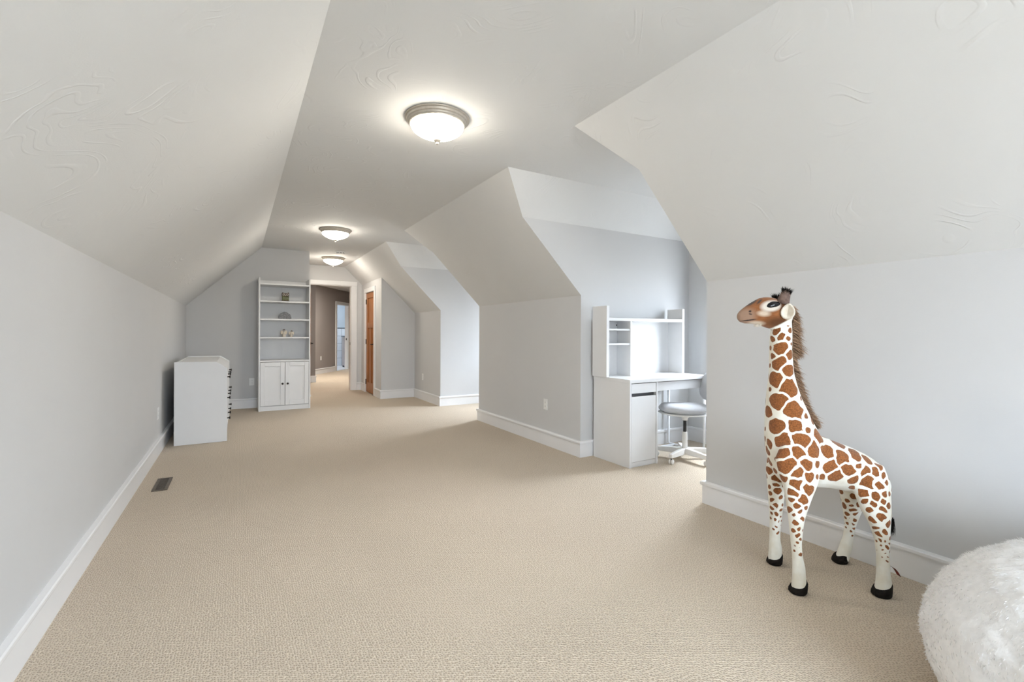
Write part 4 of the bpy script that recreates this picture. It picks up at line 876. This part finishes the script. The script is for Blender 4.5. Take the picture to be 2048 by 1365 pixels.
def make_coat():
    m = mat('plush_coat', (0.8, 0.76, 0.65), 0.85, spec=0.15, sheen=0.25)
    n, l = nodes_of(m); b = n['Principled BSDF']
    def at(nm): q = n.new('ShaderNodeAttribute'); q.attribute_name = nm; return q
    sp, fc, fcol = at('spot'), at('face'), at('face_colour')
    tc = n.new('ShaderNodeTexCoord')
    nz = n.new('ShaderNodeTexNoise'); nz.inputs['Scale'].default_value = 260; nz.inputs['Detail'].default_value = 2
    l.new(tc.outputs['Object'], nz.inputs['Vector'])
    sub = n.new('ShaderNodeMath'); sub.operation = 'MULTIPLY_ADD'; sub.inputs[1].default_value = 0.0030; sub.inputs[2].default_value = -0.0015
    l.new(nz.outputs['Fac'], sub.inputs[0])
    add = n.new('ShaderNodeMath'); add.operation = 'ADD'; l.new(sp.outputs['Fac'], add.inputs[0]); l.new(sub.outputs[0], add.inputs[1])
    mr = n.new('ShaderNodeMapRange'); mr.inputs['From Min'].default_value = -0.0006; mr.inputs['From Max'].default_value = 0.0012; l.new(add.outputs[0], mr.inputs['Value'])
    br = n.new('ShaderNodeValToRGB'); br.color_ramp.elements[0].color = (0.135, 0.046, 0.014, 1); br.color_ramp.elements[1].color = (0.33, 0.118, 0.032, 1)
    br.color_ramp.elements[0].position = 0.3; br.color_ramp.elements[1].position = 0.7
    n3 = n.new('ShaderNodeTexNoise'); n3.inputs['Scale'].default_value = 180; n3.inputs['Detail'].default_value = 3; l.new(tc.outputs['Object'], n3.inputs['Vector'])
    l.new(n3.outputs['Fac'], br.inputs[0])
    cr = n.new('ShaderNodeValToRGB'); cr.color_ramp.elements[0].color = (0.73, 0.69, 0.58, 1); cr.color_ramp.elements[1].color = (0.82, 0.81, 0.74, 1)
    n4 = n.new('ShaderNodeTexNoise'); n4.inputs['Scale'].default_value = 14; l.new(tc.outputs['Object'], n4.inputs['Vector']); l.new(n4.outputs['Fac'], cr.inputs[0])
    cr.color_ramp.elements[0].position = 0.3; cr.color_ramp.elements[1].position = 0.6
    m1 = n.new('ShaderNodeMix'); m1.data_type = 'RGBA'; l.new(mr.outputs[0], m1.inputs['Factor']); l.new(cr.outputs[0], m1.inputs['A']); l.new(br.outputs[0], m1.inputs['B'])
    m2 = n.new('ShaderNodeMix'); m2.data_type = 'RGBA'; l.new(fc.outputs['Fac'], m2.inputs['Factor']); l.new(m1.outputs['Result'], m2.inputs['A']); l.new(fcol.outputs['Color'], m2.inputs['B'])
    l.new(m2.outputs['Result'], b.inputs['Base Color'])
    bp = n.new('ShaderNodeBump'); bp.inputs['Strength'].default_value = 0.35; bp.inputs['Distance'].default_value = 0.003
    l.new(n3.outputs['Fac'], bp.inputs['Height']); l.new(bp.outputs[0], b.inputs['Normal'])
    return m
coat_attributes(body_me)
M_COAT = make_coat()
body = gpart(link('body', body_me, M_COAT, smooth=True))
from mathutils.bvhtree import BVHTree
_bm = bmesh.new(); _bm.from_mesh(body_me); BODY = BVHTree.FromBMesh(_bm); _bm.free()
M_BLACKFUR = add_noise(mat('black_fur', (0.012, 0.010, 0.009), 0.8, spec=0.2), (0.005, 0.004, 0.004), (0.018, 0.014, 0.012), 90, 3, 0.5, 0.004)
M_MANE = add_noise(mat('brown_mane_fur', (0.25, 0.145, 0.085), 0.75, sheen=0.3), (0.19, 0.105, 0.06), (0.36, 0.23, 0.15), 120, 3)
M_HORN = add_noise(mat('brown_grey_plush', (0.14, 0.09, 0.07), 0.85), (0.10, 0.06, 0.048), (0.20, 0.135, 0.11), 60, 3)
M_EAR = add_noise(mat('cream_plush', (0.72, 0.66, 0.56), 0.85, sheen=0.2), (0.66, 0.59, 0.48), (0.78, 0.73, 0.64), 50, 3, 0.2, 0.003)
M_EYE = mat('glossy_black_eye', (0.006, 0.006, 0.008), 0.08)
def strand_mat(name, c1, c2):
    m = mat(name, c1, 0.7, spec=0.2); n, l = nodes_of(m); b = n['Principled BSDF']
    at = n.new('ShaderNodeAttribute'); at.attribute_name = 'tone'
    rp = n.new('ShaderNodeValToRGB'); rp.color_ramp.elements[0].color = (*c1, 1); rp.color_ramp.elements[1].color = (*c2, 1)
    l.new(at.outputs['Fac'], rp.inputs[0]); l.new(rp.outputs[0], b.inputs['Base Color'])
    return m
M_MANE = strand_mat('brown_mane_fur', (0.13, 0.07, 0.04), (0.46, 0.30, 0.19))
def strands(name, roots, dirs, lens, m, parent, width=0.0011, droop=0.5, seg=3, rng=None):
    """thin tapered hairs from roots along dirs, bending down"""
    rng = rng or np.random.RandomState(1)
    V, Fc = [], []
    for r0, dr_, ln in zip(roots, dirs, lens):
        r0 = Vector(r0); d_ = Vector(dr_).normalized()
        sd2 = d_.cross(Vector((rng.randn(), rng.randn(), rng.randn()))).normalized()
        base = len(V); p = r0.copy(); dcur = d_.copy()
        for s in range(seg):
            wd = width * (1 - 0.75 * s / seg)
            V.append(p + sd2 * wd); V.append(p - sd2 * wd)
            p = p + dcur * (ln / seg); dcur = (dcur + Vector((0, 0, -droop)) / seg).normalized()
        V.append(p)
        for s in range(seg - 1): Fc.append((base + 2 * s, base + 2 * s + 1, base + 2 * s + 3, base + 2 * s + 2))
        Fc.append((base + 2 * seg - 2, base + 2 * seg - 1, base + 2 * seg))
    me = bpy.data.meshes.new(name); me.from_pydata([tuple(v) for v in V], [], Fc); me.update()
    tone = np.repeat(rng.rand(len(V) // (2 * seg + 1)), 2 * seg + 1).astype(np.float32)
    me.attributes.new('tone', 'FLOAT', 'POINT').data.foreach_set('value', tone)
    o = link(name, me, m); o['kind'] = 'stuff'
    return gpart(o, parent)
# hooves
def hoof(ul, ur, d, zh, lean=0.0):
    bm = bmesh.new(); rings = []
    a0 = ((ul + ur) / 2 - 1024) * d / FPX; t = ((ul + ur) / 2 - 1024) / FPX; h = (ur - ul) / 2 * d / FPX / math.sqrt(1 + t * t * 0.8)
    for z, k, sh in ((0.001, 0.86, -0.002), (0.008, 0.99, -0.003), (0.022, 1.0, -0.001), (zh * 0.8, 0.93, 0.003), (zh, 0.72, 0.006)):
        ring = []
        for i in range(28):
            an = 2 * PI * i / 28; cut = 1 - 0.12 * math.exp(-((an - PI) / 0.18) ** 2)
            zz = z * (1 + 0.35 * math.cos(an) * (z / zh)) if z > 0.02 else z
            ring.append(bm.verts.new(W(a0 + sh + h * k * cut * math.cos(an), d + 0.9 * h * k * math.sin(an), zz)))
        rings.append(ring)
    for x, y in zip(rings, rings[1:]):
        for i in range(28): bm.faces.new((x[i], x[(i + 1) % 28], y[(i + 1) % 28], y[i]))
    bm.faces.new(rings[0]); bm.faces.new(rings[-1]); bmesh.ops.recalc_face_normals(bm, faces=bm.faces)
    return gpart(from_bm('hoof', bm, M_BLACKFUR, None, True))
hoof(1579, 1618.5, 2.169, 0.048); hoof(1535, 1568, 2.443, 0.048); hoof(1665, 1700, 2.462, 0.052); hoof(1744, 1788.5, 2.147, 0.055)
# eyes
def eye(side):
    a0, z0 = PXW(1537, 608.5, DC)
    o_ = W(a0, DC + side * 0.5, z0); hit = BODY.ray_cast(o_, -Fv * side)
    c = hit[0] if hit[0] else W(a0, DC + side * 0.05, z0); nrm = hit[1] if hit[0] else Fv * side
    bm = bmesh.new(); bmesh.ops.create_uvsphere(bm, u_segments=24, v_segments=14, radius=1)
    for vv in bm.verts:
        x, y, z = vv.co; zz = z * 0.0135 * (1.0 if z > 0 else 0.75) - 0.25 * abs(min(x, 0)) * 0.012
        vv.co = Vector((x * 0.032, y * 0.011, zz * 1.3))
    ax = Rv - nrm * Rv.dot(nrm); ax.normalize(); up = nrm.cross(ax) * (1 if nrm.cross(ax).z > 0 else -1)
    mt = Matrix((ax, nrm, up)).transposed().to_4x4(); mt.translation = c - nrm * 0.002
    bmesh.ops.transform(bm, matrix=mt @ Matrix.Rotation(-0.12, 4, 'Y'), verts=bm.verts); bmesh.ops.recalc_face_normals(bm, faces=bm.faces)
    return gpart(from_bm('eye', bm, M_EYE, None, True))
eye(-1); eye(1)
# ears: rounded cupped leaves standing off the back of the head
def ear(side):
    bm = bmesh.new(); rows = []; nr_, ns_ = 9, 30
    for i in range(nr_ + 1):
        r = i / nr_; row = []
        for k in range(ns_):
            an = 2 * PI * k / ns_; tip = 1 + 0.30 * max(0, math.sin(an)) ** 4
            x = r * math.cos(an); y = r * math.sin(an) * tip
            dep = 0.020 * r ** 2.2 - 0.007 * math.exp(-(x / 0.16) ** 2) * (1 - r) + 0.006 * x
            row.append(bm.verts.new((x * 0.031, -dep, y * 0.034)))
        rows.append(row)
    for i in range(nr_):
        for k in range(ns_):
            k2 = (k + 1) % ns_
            if i > 0: bm.faces.new((rows[i][k], rows[i][k2], rows[i + 1][k2], rows[i + 1][k]))
    c0 = bm.verts.new((0, 0.004, 0))
    for k in range(ns_): bm.faces.new((c0, rows[1][(k + 1) % ns_], rows[1][k]))
    for v0 in rows[0]: bm.verts.remove(v0)
    bmesh.ops.recalc_face_normals(bm, faces=bm.faces)
    bmesh.ops.solidify(bm, geom=bm.faces[:], thickness=0.007)
    a0, z0 = PXW(1571.5, 624.5, DC)
    nrm = (Fv * side * 0.86 - Rv * 0.5 * (1 if side < 0 else 1)).normalized()       # hollow side looks outwards and forwards
    yax = -nrm; zax = (Uv * 0.96 + Rv * 0.16); zax = (zax - yax * zax.dot(yax)).normalized(); xax = yax.cross(zax)
    mt = Matrix((xax, yax, zax)).transposed().to_4x4(); mt.translation = W(a0 - (0.026 if side < 0 else 0.0), DC + side * 0.060, z0)
    bmesh.ops.transform(bm, matrix=mt, verts=bm.verts); bmesh.ops.recalc_face_normals(bm, faces=bm.faces)
    return gpart(from_bm('ear', bm, M_EAR, None, True))
ear(-1); ear(1)
# ossicones with black tufts
rng = np.random.RandomState(5)
def horn(side):
    a0, z0 = PXW(1558, 603, DC); a1, z1 = PXW(1564.5, 582, DC)
    if side > 0: z0 -= 0.012
    k = 1.0 if side < 0 else 0.60
    d0 = DC + side * 0.026; d1_ = DC + side * 0.036
    p0_ = W(a0, d0, z0 - 0.008); p1_ = W(a0 + (a1 - a0) * k, d1_, z0 + (z1 - z0) * k)
    bm = bmesh.new(); tube(bm, [p0_, p0_.lerp(p1_, 0.4), p0_.lerp(p1_, 0.8), p1_, p1_ + (p1_ - p0_) * 0.1], [0.031 * k, 0.026 * k, 0.0215 * k, 0.0165 * k, 0.007], 18)
    h_ = gpart(from_bm('horn', bm, M_HORN, None, True))
    ax = (p1_ - p0_).normalized(); roots, dirs, lens = [], [], []
    for i in range(420):
        t_ = 0.62 + 0.46 * rng.rand(); an = rng.rand() * 2 * PI; s1 = ax.orthogonal().normalized(); s2 = ax.cross(s1)
        rad = 0.015 if t_ < 0.98 else 0.012 * rng.rand()
        rd_ = s1 * math.cos(an) + s2 * math.sin(an)
        roots.append(p0_.lerp(p1_, min(t_, 1.0)) + rd_ * rad); dirs.append(ax * 1.0 + rd_ * (0.35 + 0.5 * rng.rand()) + Vector(rng.randn(3) * 0.15)); lens.append(0.014 + 0.016 * rng.rand() * (1 if t_ > 0.85 else 0.4))
    t = strands('tuft', roots, dirs, lens, M_BLACKFUR, h_, 0.0011, 0.1, 2, rng)
    t.matrix_parent_inverse = Matrix.Identity(4)
    return h_
horn(-1); horn(1)
# mane along the back of the neck
MP = [(1586, 610, .020), (1588, 630, .036), (1587, 650, .043), (1586, 672, .052), (1585.5, 690, .064), (1585.5, 700, .042), (1586, 708, .016), (1586.5, 718, .020), (1588, 735, .036), (1593, 756, .042), (1601, 780, .034), (1608, 800, .034), (1616, 818, .036), (1626, 834, .034), (1634, 848, .018)]
roots, dirs, lens = [], [], []
for i in range(7000):
    t_ = rng.rand() * (len(MP) - 1); k = int(t_); f = t_ - k
    u_, v_, ln = [MP[k][j] * (1 - f) + MP[k + 1][j] * f for j in range(3)]
    a_, z_ = PXW(u_ - 5, v_, DC); dd = rng.randn() * 0.009
    roots.append(W(a_, DC + dd, z_))
    dirs.append(Rv * (0.9 + 0.1 * rng.rand()) + Fv * (dd * 14 + 0.10 * rng.randn()) + Uv * (-0.15 - 0.75 * rng.rand()))
    lens.append(ln * (0.55 + 0.75 * rng.rand()) + 0.014)
strands('mane', roots, dirs, lens, M_MANE, None, 0.0013, 0.55, 3, rng)
# beard wisp under the jaw
roots, dirs, lens = [], [], []
for i in range(70):
    a_, z_ = PXW(1510 + 9 * rng.rand(), 647, DC); roots.append(W(a_, DC + 0.014 * rng.randn(), z_)); dirs.append(-Uv + Rv * 0.6 * rng.rand() - Rv * 0.2); lens.append(0.010 + 0.008 * rng.rand())
strands('chin_tuft', roots, dirs, lens, M_EAR, None, 0.0010, 0.2, 2, rng)
# tail
at_, zt_ = PXW(1768, 955, DC); ab_, zb_ = PXW(1777, 1040, DC)
tl = tube_obj('tail', [W(at_ - 0.02, DC, zt_), W(at_ + 0.018, DC, zt_ - 0.03), W(ab_, DC - 0.01, (zt_ + zb_) / 2), W(ab_ + 0.004, DC - 0.015, zb_)], [0.012, 0.010, 0.008, 0.006], M_EAR, None, 12)
gpart(tl)
roots, dirs, lens = [], [], []
for i in range(420):
    f = rng.rand(); roots.append(W(ab_ + 0.004 + 0.005 * rng.randn(), DC - 0.015 + 0.005 * rng.randn(), zb_ + 0.028 * f)); dirs.append(-Uv + Rv * 0.13 * rng.randn() + Fv * 0.13 * rng.randn()); lens.append(0.035 + 0.045 * rng.rand())
t = strands('tail_tuft', roots, dirs, lens, M_BLACKFUR, tl, 0.0011, 0.1, 3, rng); t.matrix_parent_inverse = Matrix.Identity(4)
# cloth tag by the hind leg
bm = bmesh.new(); pr_ = []
for i in range(9):
    f = i / 8; a_, z_ = PXW(1783 + 17 * f, 1130 + 3 * f + 16 * f * f, 2.16)
    pr_.append([bm.verts.new(W(a_, 2.16 + s, z_)) for s in (-0.012, 0.012)])
for x, y in zip(pr_, pr_[1:]): bm.faces.new((x[0], x[1], y[1], y[0]))
bmesh.ops.solidify(bm, geom=bm.faces[:], thickness=0.0016)
bmesh.ops.recalc_face_normals(bm, faces=bm.faces)
tg = gpart(from_bm('cloth_tag', bm, add_noise(mat('red_black_cloth', (0.25, 0.03, 0.02), 0.7), (0.02, 0.012, 0.012), (0.38, 0.05, 0.03), 42, 1))); tg['label'] = 'red and black cloth tag'

# ------------------------------------------------------------------ fluffy bean bag
BB = Vector((2.215, 0.10, 0.0)); BR, BRZ, BZC = 0.598, 0.372, 0.225
bb = empty('bean_bag', BB); tag(bb, 'fluffy white faux fur bean bag in the corner', 'bean bag')
def bag_point(th, ph):
    dx, dy, dz = math.cos(ph) * math.cos(th), math.cos(ph) * math.sin(th), math.sin(ph)
    p = Vector((dx * BR, dy * BR, BZC + dz * BRZ))
    # upper cushion fold: a raised lobe towards the wall side
    q = (Vector((dx, dy, dz)) - Vector((0.62, -0.28, 0.73)).normalized()).length
    lobe = 1 / (1 + math.exp((q - 0.78 - 0.05 * math.sin(4 * th)) * 26))
    p += Vector((dx, dy, dz)) * (0.055 * lobe - 0.016 * math.exp(-((q - 0.80) / 0.07) ** 2))
    nz = mnoise.noise(Vector((dx, dy, dz)) * 5.0) * 0.010 + mnoise.noise(Vector((dx, dy, dz)) * 14.0) * 0.006 + mnoise.noise(Vector((dx, dy, dz)) * 34.0) * 0.004
    p += Vector((dx, dy, dz)) * nz
    p.z = p.z if p.z > 0.05 else 0.004 + 0.046 * math.exp((p.z - 0.05) / 0.06)
    return p
NT, NP_ = 260, 130
bv, bf = [], []
for j in range(NP_ + 1):
    ph = -PI / 2 + PI * j / NP_
    for i in range(NT): bv.append(tuple(bag_point(2 * PI * i / NT, ph)))
for j in range(NP_):
    for i in range(NT): bf.append((j * NT + i, j * NT + (i + 1) % NT, (j + 1) * NT + (i + 1) % NT, (j + 1) * NT + i))
me = bpy.data.meshes.new('cover'); me.from_pydata(bv, [], bf); me.update()
M_FUR = add_noise(mat('white_faux_fur', (0.82, 0.82, 0.81), 1.0, spec=0.0), (0.78, 0.78, 0.78), (0.86, 0.86, 0.86), 40, 3, 0.5, 0.01)
link('cover', me, M_FUR, bb, True)
# pile: short curved tapered tufts all over the upper surface
rng = np.random.RandomState(11); NS = 42000
ph_ = np.arcsin(rng.uniform(-0.35, 1.0, NS)); th_ = rng.uniform(0, 2 * PI, NS)
V = np.zeros((NS * 5, 3), np.float32); Fq = []
flow = lambda p: Vector((math.sin(7 * p.x + 3 * p.z) + math.sin(11 * p.y), math.cos(6 * p.y - 4 * p.z) - math.sin(9 * p.x), -0.8 + math.sin(8 * p.x + 6 * p.y)))
for i in range(NS):
    th, ph = th_[i], ph_[i]
    p = bag_point(th, ph)
    nr = Vector((p.x / BR ** 2, p.y / BR ** 2, (p.z - BZC) / BRZ ** 2)).normalized()
    cl = flow(p) ; cl = (cl - nr * cl.dot(nr))
    g = (nr * 0.30 + cl * 0.45 + Vector(rng.randn(3) * 0.20)).normalized()
    g2 = (g * 0.8 + cl * 0.25 - nr * 0.15).normalized()
    sd2 = g.cross(Vector(rng.randn(3))).normalized(); ln = 0.008 + 0.008 * rng.rand(); wd = 0.0016
    p = p - nr * 0.003; m_ = p + g * ln * 0.55; e_ = m_ + g2 * ln * 0.5
    V[i * 5:i * 5 + 5] = [p + sd2 * wd, p - sd2 * wd, m_ + sd2 * wd * 0.8, m_ - sd2 * wd * 0.8, e_]
base = np.arange(NS) * 5
tri = np.stack([base, base + 1, base + 3, base, base + 3, base + 2, base + 2, base + 3, base + 4], 1).reshape(-1)
V[:, 2] = np.maximum(V[:, 2], 0.002)
me = bpy.data.meshes.new('pile'); nt = NS * 3
me.vertices.add(NS * 5); me.vertices.foreach_set('co', V.ravel()); me.loops.add(nt * 3); me.loops.foreach_set('vertex_index', tri.astype(np.int32))
me.polygons.add(nt); me.polygons.foreach_set('loop_start', np.arange(0, nt * 3, 3, dtype=np.int32)); me.update(calc_edges=True); me.validate()
M_PILE = bpy.data.materials.new('white_pile'); M_PILE.use_nodes = True
pn, pl_ = nodes_of(M_PILE); pn.remove(pn['Principled BSDF'])
pd = pn.new('ShaderNodeBsdfDiffuse'); pt = pn.new('ShaderNodeBsdfTranslucent'); pm = pn.new('ShaderNodeMixShader'); pm.inputs[0].default_value = 0.5
pz = pn.new('ShaderNodeTexNoise'); pz.inputs['Scale'].default_value = 30
pr2 = pn.new('ShaderNodeValToRGB'); pr2.color_ramp.elements[0].color = (0.80, 0.80, 0.80, 1); pr2.color_ramp.elements[1].color = (0.90, 0.90, 0.90, 1)
pl_.new(pz.outputs['Fac'], pr2.inputs[0]); pl_.new(pr2.outputs[0], pd.inputs['Color']); pl_.new(pr2.outputs[0], pt.inputs['Color'])
pl_.new(pd.outputs[0], pm.inputs[1]); pl_.new(pt.outputs[0], pm.inputs[2]); pl_.new(pm.outputs[0], pn['Material Output'].inputs[0])
pl = link('pile', me, M_PILE, bb); pl['kind'] = 'stuff'
